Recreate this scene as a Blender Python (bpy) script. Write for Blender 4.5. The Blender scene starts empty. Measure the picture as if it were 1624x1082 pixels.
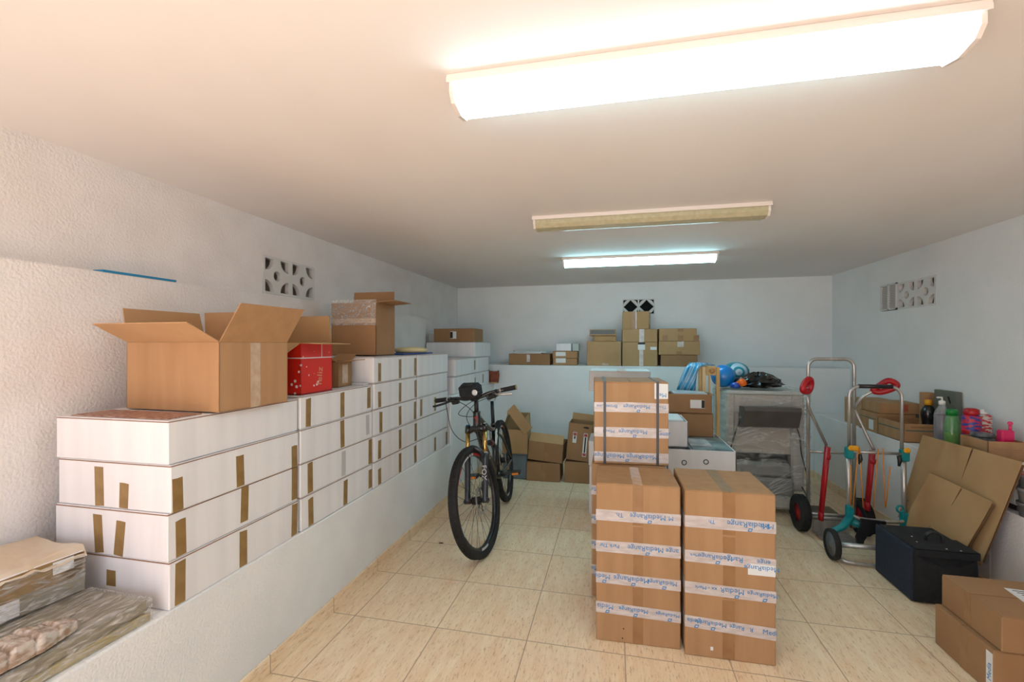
import bpy, math, random
from mathutils import Matrix, Vector
random.seed(7)
SC = bpy.context.scene
COL = SC.collection
R = math.radians

# ------------------------------------------------------------------ camera, world, light, exposure
EYE = 1.42
YAW = math.atan(.226)
cam_d = bpy.data.cameras.new('camera'); cam_d.sensor_width = 36; cam_d.lens = 36 * 722 / 1624
cam_d.shift_y = 6 / 1624; cam_d.clip_start = .02
cam = bpy.data.objects.new('camera', cam_d); COL.objects.link(cam)
cam.location = (0, 0, EYE); cam.rotation_euler = (R(90), 0, YAW)
SC.camera = cam
SC.view_settings.view_transform = 'Standard'; SC.view_settings.look = 'None'
SC.view_settings.gamma = 1; SC.view_settings.use_curve_mapping = False
SC.view_settings.exposure = 0.40

W = bpy.data.worlds.new('world'); SC.world = W; W.use_nodes = True
wn = W.node_tree.nodes; wl = W.node_tree.links; wn.clear()
wo = wn.new('ShaderNodeOutputWorld'); wb = wn.new('ShaderNodeBackground')
wt = wn.new('ShaderNodeTexCoord'); wsep = wn.new('ShaderNodeSeparateXYZ'); wr = wn.new('ShaderNodeValToRGB')
wm = wn.new('ShaderNodeMapRange'); wm.inputs['From Min'].default_value = -1; wm.inputs['From Max'].default_value = 1
wl.new(wt.outputs['Generated'], wsep.inputs[0]); wl.new(wsep.outputs['Z'], wm.inputs['Value']); wl.new(wm.outputs[0], wr.inputs[0])
wl.new(wr.outputs[0], wb.inputs[0]); wl.new(wb.outputs[0], wo.inputs[0])
cr = wr.color_ramp
cr.elements[0].position = .0; cr.elements[0].color = (1.0, .83, .75, 1)      # sunlit terracotta terrace
cr.elements[1].position = 1.0; cr.elements[1].color = (.28, .38, .52, 1)
e = cr.elements.new(.46); e.color = (1.0, .83, .75, 1)
e = cr.elements.new(.54); e.color = (.33, .37, .45, 1)
wb.inputs['Strength'].default_value = 4.0
W.cycles.sampling_method = 'MANUAL'; W.cycles.sample_map_resolution = 256

DOOR = (-2.05, .8, .0, 2.1)    # garage door opening behind the camera, at Y = -1.3
pl = bpy.data.lights.new('door_daylight_portal', 'AREA'); pl.shape = 'RECTANGLE'
pl.size = DOOR[1] - DOOR[0]; pl.size_y = DOOR[3] - DOOR[2]; pl.cycles.is_portal = True
po = bpy.data.objects.new('door_daylight_portal', pl); COL.objects.link(po)
po.location = ((DOOR[0] + DOOR[1]) / 2, -1.30, 1.05); po.rotation_euler = (R(90), 0, 0)
LAMP_STRENGTH = 12.5
sd = bpy.data.lights.new('sun', 'SUN'); sd.energy = 10.5; sd.angle = R(.6); sd.color = (1.0, .87, .78)
so = bpy.data.objects.new('sun', sd); COL.objects.link(so)
so.rotation_euler = Vector((-.30, .55, -1.0)).to_track_quat('-Z', 'Y').to_euler()

# ------------------------------------------------------------------ helpers
F_ = 722.0; S_, C_ = math.sin(YAW), math.cos(YAW)
def at(x, y, X=None, Y=None, Z=None):
    """point of a measured sight line on a real plane of the room"""
    u = (x - 812) / F_; v = (547 - y) / F_
    d = (-S_ + C_ * u, C_ + S_ * u, v)
    t = X / d[0] if X is not None else Y / d[1] if Y is not None else (Z - EYE) / d[2]
    return Vector((d[0] * t, d[1] * t, EYE + d[2] * t))

def lin(c):
    return tuple(((v / 255) / 12.92 if v / 255 <= .04045 else ((v / 255 + .055) / 1.055) ** 2.4) for v in c)

def material(name, rgb, rough=.6, metal=0, rgb2=None, scale=8, stretch=(1, 1, 1), bump=0, bscale=60, bdist=.002, coat=0,
             detail=4, spec=.5, trans=0, alpha=1, contrast=(.35, .65), rough2=None, emit=None):
    m = bpy.data.materials.new(name); m.use_nodes = True
    n, l = m.node_tree.nodes, m.node_tree.links
    b = n['Principled BSDF']
    c = lin(rgb); b.inputs['Base Color'].default_value = (*c, 1)
    b.inputs['Roughness'].default_value = rough; b.inputs['Metallic'].default_value = metal
    b.inputs['Coat Weight'].default_value = coat; b.inputs['Coat Roughness'].default_value = .15
    b.inputs['Specular IOR Level'].default_value = spec
    b.inputs['Transmission Weight'].default_value = trans; b.inputs['Alpha'].default_value = alpha
    tc = n.new('ShaderNodeTexCoord'); mp = n.new('ShaderNodeMapping'); mp.inputs['Scale'].default_value = stretch
    l.new(tc.outputs['Object'], mp.inputs[0])
    if rgb2 is not None:
        nz = n.new('ShaderNodeTexNoise'); nz.inputs['Scale'].default_value = scale; nz.inputs['Detail'].default_value = detail
        rp = n.new('ShaderNodeValToRGB'); rp.color_ramp.elements[0].position = contrast[0]; rp.color_ramp.elements[1].position = contrast[1]
        rp.color_ramp.elements[0].color = (*c, 1); rp.color_ramp.elements[1].color = (*lin(rgb2), 1)
        l.new(mp.outputs[0], nz.inputs['Vector']); l.new(nz.outputs['Fac'], rp.inputs[0]); l.new(rp.outputs[0], b.inputs['Base Color'])
    if bump:
        bz = n.new('ShaderNodeTexNoise'); bz.inputs['Scale'].default_value = bscale; bz.inputs['Detail'].default_value = 3
        bp = n.new('ShaderNodeBump'); bp.inputs['Strength'].default_value = bump; bp.inputs['Distance'].default_value = bdist
        l.new(mp.outputs[0], bz.inputs['Vector']); l.new(bz.outputs['Fac'], bp.inputs['Height']); l.new(bp.outputs[0], b.inputs['Normal'])
    if emit:
        b.inputs['Emission Color'].default_value = (*emit[0], 1); b.inputs['Emission Strength'].default_value = emit[1]
    return m

class MB:
    """collects shapes into one mesh"""
    def __init__(s): s.v = []; s.f = []; s.m = []; s.s = []
    def add(s, vs, fs, mat=0, smooth=False, M=None):
        o = len(s.v)
        s.v += [(M @ Vector(p)) if M is not None else Vector(p) for p in vs]
        s.f += [tuple(i + o for i in f) for f in fs]; s.m += [mat] * len(fs); s.s += [smooth] * len(fs); return s
    def box(s, x0, x1, y0, y1, z0, z1, mat=0, M=None, bev=0):
        if bev <= 0:
            vs = [(x, y, z) for z in (z0, z1) for y in (y0, y1) for x in (x0, x1)]
            return s.add(vs, [(0, 2, 3, 1), (4, 5, 7, 6), (0, 1, 5, 4), (2, 6, 7, 3), (0, 4, 6, 2), (1, 3, 7, 5)], mat, False, M)
        bev = min(bev, (x1 - x0) / 2.01, (y1 - y0) / 2.01, (z1 - z0) / 2.01)
        X = ((x0, x0 + bev), (x1, x1 - bev)); Y = ((y0, y0 + bev), (y1, y1 - bev)); Z = ((z0, z0 + bev), (z1, z1 - bev))
        vs = []; idx = {}
        for i in (0, 1):
            for j in (0, 1):
                for k in (0, 1):
                    idx[i, j, k, 0] = len(vs); vs.append((X[i][0], Y[j][1], Z[k][1]))
                    idx[i, j, k, 1] = len(vs); vs.append((X[i][1], Y[j][0], Z[k][1]))
                    idx[i, j, k, 2] = len(vs); vs.append((X[i][1], Y[j][1], Z[k][0]))
        fs = []
        q = ((0, 0), (1, 0), (1, 1), (0, 1))
        for a in (0, 1):
            f = [idx[a, p, r, 0] for p, r in q]; fs.append(f if a else f[::-1])
            f = [idx[p, a, r, 1] for p, r in q]; fs.append(f[::-1] if a else f)
            f = [idx[p, r, a, 2] for p, r in q]; fs.append(f if a else f[::-1])
        for i in (0, 1):
            for j in (0, 1):
                f = [idx[i, j, 0, 0], idx[i, j, 1, 0], idx[i, j, 1, 1], idx[i, j, 0, 1]]; fs.append(f if i == j else f[::-1])
                f = [idx[i, 0, j, 0], idx[i, 0, j, 2], idx[i, 1, j, 2], idx[i, 1, j, 0]]; fs.append(f if i == j else f[::-1])
                f = [idx[0, i, j, 1], idx[1, i, j, 1], idx[1, i, j, 2], idx[0, i, j, 2]]; fs.append(f if i == j else f[::-1])
                for k in (0, 1):
                    f = [idx[i, j, k, 0], idx[i, j, k, 1], idx[i, j, k, 2]]; fs.append(f if (i + j + k) % 2 else f[::-1])
        return s.add(vs, fs, mat, False, M)
    def tube(s, pts, r, seg=10, mat=0, M=None, closed=False, smooth=True, flat=1.0):
        pts = [Vector(p) for p in pts]; n = len(pts)
        rs = r if isinstance(r, (list, tuple)) else [r] * n
        vs = []; t0 = (pts[1] - pts[0]).normalized()
        up = Vector((0, 0, 1)) if abs(t0.z) < .9 else Vector((1, 0, 0))
        nn = t0.cross(up).normalized()
        for i, p in enumerate(pts):
            if closed: t = (pts[(i + 1) % n] - pts[i - 1]).normalized()
            else: t = (pts[min(i + 1, n - 1)] - pts[max(i - 1, 0)]).normalized()
            nn = (nn - t * nn.dot(t)).normalized(); b = t.cross(nn)
            for k in range(seg):
                a = 2 * math.pi * k / seg
                vs.append(p + (nn * math.cos(a) + b * math.sin(a) * flat) * rs[i])
        fs = []
        for i in range(n if closed else n - 1):
            j = (i + 1) % n
            for k in range(seg):
                k2 = (k + 1) % seg
                fs.append((i * seg + k, i * seg + k2, j * seg + k2, j * seg + k))
        s.add(vs, fs, mat, smooth, M)
        if not closed:
            o = len(s.v) - len(vs)
            s.f += [tuple(o + k for k in range(seg))[::-1], tuple(o + (n - 1) * seg + k for k in range(seg))]
            s.m += [mat] * 2; s.s += [False] * 2
        return s
    def lathe(s, prof, seg=24, mat=0, M=None, smooth=True):
        vs = []; n = len(prof)
        for r, z in prof:
            for k in range(seg):
                a = 2 * math.pi * k / seg; vs.append((r * math.cos(a), r * math.sin(a), z))
        fs = [(i * seg + k, i * seg + (k + 1) % seg, (i + 1) * seg + (k + 1) % seg, (i + 1) * seg + k) for i in range(n - 1) for k in range(seg)]
        s.add(vs, fs, mat, smooth, M)
        o = len(s.v) - len(vs)
        s.f += [tuple(o + k for k in range(seg))[::-1], tuple(o + (n - 1) * seg + k for k in range(seg))]; s.m += [mat] * 2; s.s += [False] * 2
        return s
    def prism(s, poly, z0, z1, mat=0, M=None):
        n = len(poly)
        vs = [(x, y, z0) for x, y in poly] + [(x, y, z1) for x, y in poly]
        fs = [tuple(range(n))[::-1], tuple(range(n, 2 * n))] + [(i, (i + 1) % n, n + (i + 1) % n, n + i) for i in range(n)]
        return s.add(vs, fs, mat, False, M)
    def build(s, name, mats, parent=None, M=None):
        me = bpy.data.meshes.new(name); me.from_pydata([tuple(p) for p in s.v], [], s.f)
        for m in (mats if isinstance(mats, (list, tuple)) else [mats]): me.materials.append(m)
        me.polygons.foreach_set('material_index', s.m); me.polygons.foreach_set('use_smooth', s.s); me.update()
        o = bpy.data.objects.new(name, me); COL.objects.link(o)
        if parent: o.parent = parent
        if M is not None: o.matrix_local = M
        return o

def tag(o, label=None, cat=None, group=None, kind=None):
    if label: o['label'] = label
    if cat: o['category'] = cat
    if group: o['group'] = group
    if kind: o['kind'] = kind
    return o
def thing(name, label, cat, loc=(0, 0, 0), rz=0, group=None):
    o = bpy.data.objects.new(name, None); o.empty_display_size = .05; COL.objects.link(o)
    o.location = loc; o.rotation_euler = (0, 0, rz); return tag(o, label, cat, group)
def struct(o): o['kind'] = 'structure'; return o

def spline(pts, n=8, closed=False):
    P = [Vector(p) for p in pts]; out = []; m = len(P)
    for i in range(m if closed else m - 1):
        if closed: a, b, c, d = P[i - 1], P[i], P[(i + 1) % m], P[(i + 2) % m]
        else: a, b, c, d = P[max(i - 1, 0)], P[i], P[i + 1], P[min(i + 2, m - 1)]
        for k in range(n):
            t = k / n
            out.append(.5 * ((2 * b) + (c - a) * t + (2 * a - 5 * b + 4 * c - d) * t * t + (3 * b - a - 3 * c + d) * t ** 3))
    if not closed: out.append(P[-1])
    return out

_tx = {}
def text_mesh(s, size, mat, ext=.0003):
    key = (s, size, mat.name)
    if key not in _tx:
        cu = bpy.data.curves.new('lettering', 'FONT'); cu.body = s; cu.size = size; cu.extrude = ext
        cu.align_x = 'CENTER'; cu.align_y = 'CENTER'; cu.resolution_u = 2
        t = bpy.data.objects.new('lettering', cu); COL.objects.link(t)
        bpy.context.view_layer.update()
        me = bpy.data.meshes.new_from_object(t.evaluated_get(bpy.context.evaluated_depsgraph_get()))
        bpy.data.objects.remove(t); me.materials.clear(); me.materials.append(mat); _tx[key] = me
    return _tx[key]
FACE_NY = Matrix.Rotation(R(90), 4, 'X')                                 # reads from -Y
FACE_PX = Matrix.Rotation(R(90), 4, 'Z') @ Matrix.Rotation(R(90), 4, 'X')  # reads from +X
FACE_NX = Matrix.Rotation(R(-90), 4, 'Z') @ Matrix.Rotation(R(90), 4, 'X') # reads from -X
def letter(s, size, mat, parent, pos, face=FACE_NY, rot=0, name='lettering', sx=1):
    o = bpy.data.objects.new(name, text_mesh(s, size, mat)); COL.objects.link(o); o.parent = parent
    o.matrix_local = Matrix.Translation(pos) @ face @ Matrix.Rotation(R(rot), 4, 'Z') @ Matrix.Diagonal((sx, 1, 1, 1)); return o

def plate2d(name, outer, holes, th, mats, parent=None, M=None):
    """flat plate with holes"""
    cu = bpy.data.curves.new(name, 'CURVE'); cu.dimensions = '2D'; cu.fill_mode = 'BOTH'; cu.extrude = th / 2
    for poly in [outer] + holes:
        sp = cu.splines.new('POLY'); sp.points.add(len(poly) - 1)
        for i, (x, y) in enumerate(poly): sp.points[i].co = (x, y, 0, 1)
        sp.use_cyclic_u = True
    t = bpy.data.objects.new(name, cu); COL.objects.link(t); bpy.context.view_layer.update()
    me = bpy.data.meshes.new_from_object(t.evaluated_get(bpy.context.evaluated_depsgraph_get()))
    bpy.data.objects.remove(t); me.materials.clear(); me.materials.append(mats)
    o = bpy.data.objects.new(name, me); COL.objects.link(o)
    if parent: o.parent = parent
    if M is not None: o.matrix_local = M
    return o

# ------------------------------------------------------------------ materials
M_stucco = material('rough white stucco', (236, 232, 230), .85, rgb2=(229, 224, 221), scale=5, bump=.6, bscale=95, bdist=.005)
M_wall = material('painted plaster wall', (232, 234, 234), .8, rgb2=(226, 229, 229), scale=3, bump=.55, bscale=95, bdist=.004)
M_ledge = material('fine stucco on the ledge', (234, 234, 233), .85, rgb2=(227, 228, 228), scale=4, bump=.7, bscale=110, bdist=.005)
M_ceil = material('ceiling paint', (240, 235, 231), .8, rgb2=(234, 227, 222), scale=1.2, stretch=(1, .35, 1), bump=.15, bscale=20, bdist=.003)
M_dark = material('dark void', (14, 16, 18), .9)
M_kraft = material('kraft cardboard', (176, 136, 96), .75, rgb2=(167, 127, 87), scale=3, bump=.12, bscale=30, stretch=(6, 6, .6), bdist=.001)
M_kraft2 = material('light kraft cardboard', (184, 148, 104), .78, rgb2=(174, 138, 94), scale=4, bump=.1, bscale=30, bdist=.001)
M_kraft3 = material('brown cardboard', (160, 122, 84), .78, rgb2=(150, 112, 76), scale=4, bump=.1, bscale=30, bdist=.001)
M_kraftin = material('cardboard inner face', (190, 150, 108), .8, rgb2=(182, 142, 100), scale=5)
M_core = material('corrugated edge', (150, 112, 82), .9)
M_fold = material('shaded brown inner layer', (112, 82, 56), .9)
M_whitecard = material('white coated cardboard', (232, 230, 231), .55, rgb2=(224, 222, 224), scale=3, bump=.12, bscale=14, stretch=(5, 5, .5), bdist=.002)
M_greycard = material('off white cardboard', (205, 203, 200), .6, rgb2=(194, 192, 190), scale=3)
M_btape = material('brown packing tape', (152, 122, 74), .35, rgb2=(136, 106, 62), scale=20, coat=.3)
M_ktape = material('tan parcel tape on kraft', (148, 106, 66), .35, rgb2=(158, 116, 74), scale=14, coat=.2)
M_wtape = material('white printed tape', (210, 200, 196), .35, rgb2=(190, 178, 172), scale=18, stretch=(1, 1, 4), coat=.3)
M_ctape = material('clear glossy tape', (186, 158, 132), .2, rgb2=(200, 176, 152), scale=25, coat=.6)
M_gtape = material('faded grey tape', (190, 188, 188), .4)
M_blueink = material('blue print', (40, 128, 186), .5)
M_black = material('black print', (28, 28, 30), .6)
M_label = material('white paper label', (226, 226, 224), .6)
M_strap = material('grey plastic strap', (72, 74, 76), .4)
M_steel = material('brushed aluminium tube', (196, 194, 190), .34, metal=.7, rgb2=(170, 168, 164), scale=10, stretch=(3, 3, .5))
M_chrome = material('chrome', (190, 190, 192), .15, metal=1)
M_red = material('red plastic', (176, 16, 28), .4, rgb2=(160, 12, 24), scale=10)
M_teal = material('teal plastic', (6, 128, 132), .4)
M_yellow = material('amber yellow plastic', (226, 158, 18), .45)
M_cord = material('orange elastic cord', (214, 132, 30), .6)
M_rubber = material('black rubber', (30, 29, 28), .75, rgb2=(22, 21, 21), scale=30, bump=.3, bscale=90)
M_blackp = material('black plastic', (30, 30, 32), .4)
M_greyp = material('grey plastic', (108, 110, 112), .5)
M_navy = material('navy fabric', (32, 42, 58), .85, rgb2=(26, 34, 48), scale=60, bump=.25, bscale=300, bdist=.0006)
M_blackf = material('black woven fabric', (30, 32, 36), .85, rgb2=(22, 24, 28), scale=40, bump=.25, bscale=250, bdist=.0006)
M_frame = material('glossy black frame paint', (24, 24, 26), .25, coat=.5)
M_gold = material('gold fork stanchion', (196, 164, 98), .2, metal=.9)
M_white = material('white plastic', (232, 232, 228), .4)
M_pine = material('pale pine wood', (214, 184, 128), .55, rgb2=(196, 160, 102), scale=10, stretch=(8, 8, .6))
M_redgift = material('red gift wrap', (214, 40, 26), .35, rgb2=(202, 32, 20), scale=4, coat=.2)
def dots():
    n, l = M_redgift.node_tree.nodes, M_redgift.node_tree.links; b = n['Principled BSDF']
    tc = n.new('ShaderNodeTexCoord'); vo = n.new('ShaderNodeTexVoronoi'); vo.inputs['Scale'].default_value = 34; l.new(tc.outputs['Object'], vo.inputs['Vector'])
    nz = n.new('ShaderNodeTexNoise'); nz.inputs['Scale'].default_value = 9; l.new(tc.outputs['Object'], nz.inputs['Vector'])
    mr = n.new('ShaderNodeMapRange'); mr.inputs['From Min'].default_value = .42; mr.inputs['From Max'].default_value = .7; mr.inputs['To Min'].default_value = .0; mr.inputs['To Max'].default_value = .3
    l.new(nz.outputs['Fac'], mr.inputs['Value'])
    lt = n.new('ShaderNodeMath'); lt.operation = 'LESS_THAN'; l.new(vo.outputs['Distance'], lt.inputs[0]); l.new(mr.outputs[0], lt.inputs[1])
    mx = n.new('ShaderNodeMix'); mx.data_type = 'RGBA'; l.new(lt.outputs[0], mx.inputs[0])
    src = b.inputs['Base Color'].links[0].from_socket; l.new(src, mx.inputs[6]); mx.inputs[7].default_value = (.75, .72, .7, 1)
    l.new(mx.outputs[2], b.inputs['Base Color'])
dots()
M_paperw = material('white paper', (222, 224, 224), .7)
M_wrapfilm = bpy.data.materials.new('clear stretch film'); M_wrapfilm.use_nodes = True
def film(m, col, fac_lo, fac_hi, scale, stretch, bd=.01):
    n, l = m.node_tree.nodes, m.node_tree.links; n.clear()
    out = n.new('ShaderNodeOutputMaterial'); mix = n.new('ShaderNodeMixShader'); tr = n.new('ShaderNodeBsdfTransparent')
    b = n.new('ShaderNodeBsdfPrincipled'); b.inputs['Base Color'].default_value = (*lin(col), 1); b.inputs['Roughness'].default_value = .18
    b.inputs['Specular IOR Level'].default_value = 1
    tc = n.new('ShaderNodeTexCoord'); mp = n.new('ShaderNodeMapping'); mp.inputs['Scale'].default_value = stretch
    mp.inputs['Rotation'].default_value = (0, .5, 0)
    nz = n.new('ShaderNodeTexNoise'); nz.inputs['Scale'].default_value = scale; nz.inputs['Detail'].default_value = 6; nz.inputs['Distortion'].default_value = 1.2
    mr = n.new('ShaderNodeMapRange'); mr.inputs['From Min'].default_value = .45; mr.inputs['From Max'].default_value = .72
    mr.inputs['To Min'].default_value = fac_lo; mr.inputs['To Max'].default_value = fac_hi
    bp = n.new('ShaderNodeBump'); bp.inputs['Strength'].default_value = .9; bp.inputs['Distance'].default_value = bd
    l.new(tc.outputs['Object'], mp.inputs[0]); l.new(mp.outputs[0], nz.inputs['Vector']); l.new(nz.outputs['Fac'], mr.inputs['Value'])
    l.new(nz.outputs['Fac'], bp.inputs['Height']); l.new(bp.outputs[0], b.inputs['Normal'])
    l.new(mr.outputs[0], mix.inputs[0]); l.new(tr.outputs[0], mix.inputs[1]); l.new(b.outputs[0], mix.inputs[2]); l.new(mix.outputs[0], out.inputs[0])
film(M_wrapfilm, (206, 212, 210), .04, .55, 8, (1, 1, 3))
M_wrapfilm2 = bpy.data.materials.new('crinkled clear plastic'); M_wrapfilm2.use_nodes = True
film(M_wrapfilm2, (214, 210, 204), .08, .8, 16, (4, 1, 4), .006)

def floor_material():
    m = bpy.data.materials.new('cream travertine tile'); m.use_nodes = True
    n, l = m.node_tree.nodes, m.node_tree.links; b = n['Principled BSDF']
    tc = n.new('ShaderNodeTexCoord'); sp = n.new('ShaderNodeSeparateXYZ'); l.new(tc.outputs['Object'], sp.inputs[0])
    def math_(op, a, c=None):
        k = n.new('ShaderNodeMath'); k.operation = op
        for i, v in enumerate((a, c)):
            if v is None: continue
            if isinstance(v, (int, float)): k.inputs[i].default_value = v
            else: l.new(v, k.inputs[i])
        return k.outputs[0]
    def line(axis, off, step):
        q = math_('DIVIDE', math_('SUBTRACT', sp.outputs[axis], off), step)
        fr = math_('FRACT', math_('ADD', q, 100.5)); d = math_('ABSOLUTE', math_('SUBTRACT', fr, .5))
        return math_('LESS_THAN', d, .006), math_('FLOOR', math_('ADD', q, 100.0))
    lx, ix = line('X', .045, .4575); ly, iy = line('Y', 1.69, .456)
    g = math_('MAXIMUM', lx, ly)
    off = n.new('ShaderNodeCombineXYZ'); l.new(math_('MULTIPLY', ix, 3.7), off.inputs[0]); l.new(math_('MULTIPLY', iy, 5.3), off.inputs[1])
    add = n.new('ShaderNodeVectorMath'); add.operation = 'ADD'; l.new(tc.outputs['Object'], add.inputs[0]); l.new(off.outputs[0], add.inputs[1])
    mp = n.new('ShaderNodeMapping'); mp.inputs['Rotation'].default_value = (0, 0, R(-9)); mp.inputs['Scale'].default_value = (7.5, 1.3, 7.5)
    l.new(add.outputs[0], mp.inputs[0])
    n1 = n.new('ShaderNodeTexNoise'); n1.inputs['Scale'].default_value = 2.6; n1.inputs['Detail'].default_value = 8; n1.inputs['Roughness'].default_value = .7
    n2 = n.new('ShaderNodeTexNoise'); n2.inputs['Scale'].default_value = 14; n2.inputs['Detail'].default_value = 5; n2.inputs['Roughness'].default_value = .8
    l.new(mp.outputs[0], n1.inputs['Vector']); l.new(mp.outputs[0], n2.inputs['Vector'])
    r1 = n.new('ShaderNodeValToRGB'); r1.color_ramp.elements[0].position = .33; r1.color_ramp.elements[1].position = .68
    r1.color_ramp.elements[0].color = (*lin((236, 204, 164)), 1); r1.color_ramp.elements[1].color = (*lin((250, 230, 198)), 1)
    l.new(n1.outputs['Fac'], r1.inputs[0])
    r2 = n.new('ShaderNodeValToRGB'); r2.color_ramp.elements[0].position = .36; r2.color_ramp.elements[1].position = .46
    r2.color_ramp.elements[0].color = (.50, .37, .28, 1); r2.color_ramp.elements[1].color = (1, 1, 1, 1)
    l.new(n2.outputs['Fac'], r2.inputs[0])
    mx = n.new('ShaderNodeMix'); mx.data_type = 'RGBA'; mx.blend_type = 'MULTIPLY'; mx.inputs[0].default_value = .7
    l.new(r1.outputs[0], mx.inputs[6]); l.new(r2.outputs[0], mx.inputs[7])
    m2 = n.new('ShaderNodeMix'); m2.data_type = 'RGBA'; l.new(g, m2.inputs[0]); l.new(mx.outputs[2], m2.inputs[6]); m2.inputs[7].default_value = (*lin((186, 158, 128)), 1)
    l.new(m2.outputs[2], b.inputs['Base Color'])
    b.inputs['Roughness'].default_value = .38
    inv = math_('SUBTRACT', 1.0, g); bp = n.new('ShaderNodeBump'); bp.inputs['Distance'].default_value = .002; bp.inputs['Strength'].default_value = .3
    l.new(inv, bp.inputs['Height']); l.new(bp.outputs[0], b.inputs['Normal'])
    return m
M_floor = floor_material()

# ------------------------------------------------------------------ the room
XL, XR, H = -2.147, 2.42, 2.21
Y0, YS, YB = -1.3, 5.46, 5.97          # door end, face of the back shelf, back wall
LX, RX, LZ = -1.462, 2.08, .52         # ledge faces, ledge height
def rects(u0, u1, v0, v1, holes):
    us = sorted({u0, u1, *[h[0] for h in holes], *[h[1] for h in holes]}); vs = sorted({v0, v1, *[h[2] for h in holes], *[h[3] for h in holes]})
    for a, b in zip(us, us[1:]):
        for c, d in zip(vs, vs[1:]):
            if not any(h[0] <= (a + b) / 2 <= h[1] and h[2] <= (c + d) / 2 <= h[3] for h in holes): yield a, b, c, d
struct(MB().box(XL - .2, XR + .2, Y0, YB + .3, -.1, 0).build('floor', M_floor))
struct(MB().box(XL - .2, XR + .2, Y0, YB + .3, H, H + .12).build('ceiling', M_ceil))
VL = (2.43, 2.93, 1.745, 1.985); VR = (4.15, 4.89, 1.728, 1.962); VB = (.096, .486, 1.80, 2.0)
w = MB()
for a, b, c, d in rects(Y0, YB + .3, 0, H, [VL]): w.box(XL - .15, XL, a, b, c, d)
w.box(XL, -2.05, Y0, 4.72, LZ, 1.719)              # thicker lower part of the wall
struct(w.build('wall_left', M_stucco))
w = MB()
for a, b, c, d in rects(Y0, YB + .3, 0, H, [VR]): w.box(XR, XR + .15, a, b, c, d)
struct(w.build('wall_right', M_wall))
w = MB()
for a, b, c, d in rects(XL, XR, 0, H, [VB]):
    w.add([(x, 6.05 - (x - XL) * .038, z) for x, z in ((a, c), (b, c), (b, d), (a, d))] +
          [(x, 6.3, z) for x, z in ((a, c), (b, c), (b, d), (a, d))],
          [(0, 1, 2, 3)[::-1], (4, 5, 6, 7), (0, 4, 5, 1), (2, 6, 7, 3), (1, 5, 6, 2), (0, 3, 7, 4)])
struct(w.build('wall_back', M_wall))
w = MB()
for a, b, c, d in rects(XL, XR, 0, H, [(DOOR[0], DOOR[1], DOOR[2], DOOR[3])]): w.box(a, b, Y0 - .15, Y0, c, d)
struct(w.build('wall_front', M_wall))
w = MB().box(XL, LX, Y0, 3.93, 0, LZ, bev=.006).box(XL, LX, 3.93, YS, 0, .953, bev=.006)
struct(w.build('trim_1', M_ledge))                       # left masonry ledge with its step
w = MB().box(RX, XR, Y0, 3.12, 0, LZ - .005, bev=.006).box(RX, XR, 3.12, YS, 0, .695, bev=.006)
struct(w.build('trim_2', M_stucco))                       # right masonry ledge with its step
struct(MB().box(XL, XR, YS, 6.0, 0, 1.17, bev=.006).build('trim_3', M_wall))   # back shelf of masonry
struct(MB().box(LX, LX + .009, Y0, YS - .01, 0, .078, bev=.002).build('baseboard_left', M_floor))
struct(MB().box(RX - .009, RX, Y0, YS - .01, 0, .078, bev=.002).build('baseboard_right', M_floor))
struct(MB().box(LX + .009, RX - .009, YS - .009, YS, 0, .078, bev=.002).build('baseboard_back', M_floor))

def qdisc(cx, cy, sx, sy, r, n=8):
    return [(cx, cy)] + [(cx + sx * r * math.cos(a), cy + sy * r * math.sin(a)) for a in [math.pi / 2 * k / n for k in range(n + 1)]]
def vent_holes(x0, s, g=.012):
    m = s / 2 - g; r = m * .72; cx = x0; out = []
    for sx in (-1, 1):
        for sy in (-1, 1): out.append(qdisc(cx + sx * m, sy * m, -sx, -sy, r))
    out.append([(cx + .033 * math.cos(a), .033 * math.sin(a)) for a in [2 * math.pi * k / 16 for k in range(16)]])
    return out
def vent_block(label, M, back, holes, w_, h_, dep=.12, group=None):
    t = thing('ventilation_block', label, 'vent', group=group); t.matrix_world = M
    plate2d('grille', [(-w_ / 2, -h_ / 2), (w_ / 2, -h_ / 2), (w_ / 2, h_ / 2), (-w_ / 2, h_ / 2)], holes, .03, M_white2, t, Matrix.Translation((0, 0, -.012)))
    MB().box(-w_ / 2, w_ / 2, -h_ / 2, h_ / 2, -dep, -dep + .01).build('backing', back, t)
    return t
M_white2 = material('painted concrete block', (214, 214, 211), .8)
M_ventback = material('pinkish recess shade', (176, 158, 148), .9)  # pinkish grey paints the shade inside the white recess
for k, nm in ((0, 'nearer'), (1, 'farther')):
    vent_block(f'white pierced concrete vent block high on left wall, {nm} one of the pair',
               Matrix.Translation((XL, 2.43 + .125 + .25 * k, 1.865)) @ FACE_PX, M_ventback, vent_holes(0, .235), .249, .239, group='vent blocks in the left wall')
for k, nm in ((0, 'nearer'), (1, 'middle')):
    vent_block(f'white pierced concrete vent block high on right wall, {nm} of the row',
               Matrix.Translation((XR, 4.15 + .12 + .245 * k, 1.845)) @ FACE_NX, M_ventback, vent_holes(0, .225), .243, .233, group='vent blocks in the right wall')
t = thing('louvred_vent', 'white vent cover with fine horizontal louvres on right wall', 'vent', (XR, 4.765, 1.85))
t.rotation_euler = (0, 0, R(-90))
MB().box(-.125, .125, .0, .13, -.118, .118).build('backing', M_ventback, t)
b = MB().box(-.122, -.108, -.012, 0, -.117, .117).box(.108, .122, -.012, 0, -.117, .117).box(-.01, .01, -.012, 0, -.117, .117)
b.box(-.122, .122, -.012, 0, .105, .117).box(-.122, .122, -.012, 0, -.117, -.105); b.build('frame', M_white2, t)
b = MB()
for k in range(15): b.box(-.108, .108, -.009, -.006, -.1 + k * .0143, -.1 + k * .0143 + .008)
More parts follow.
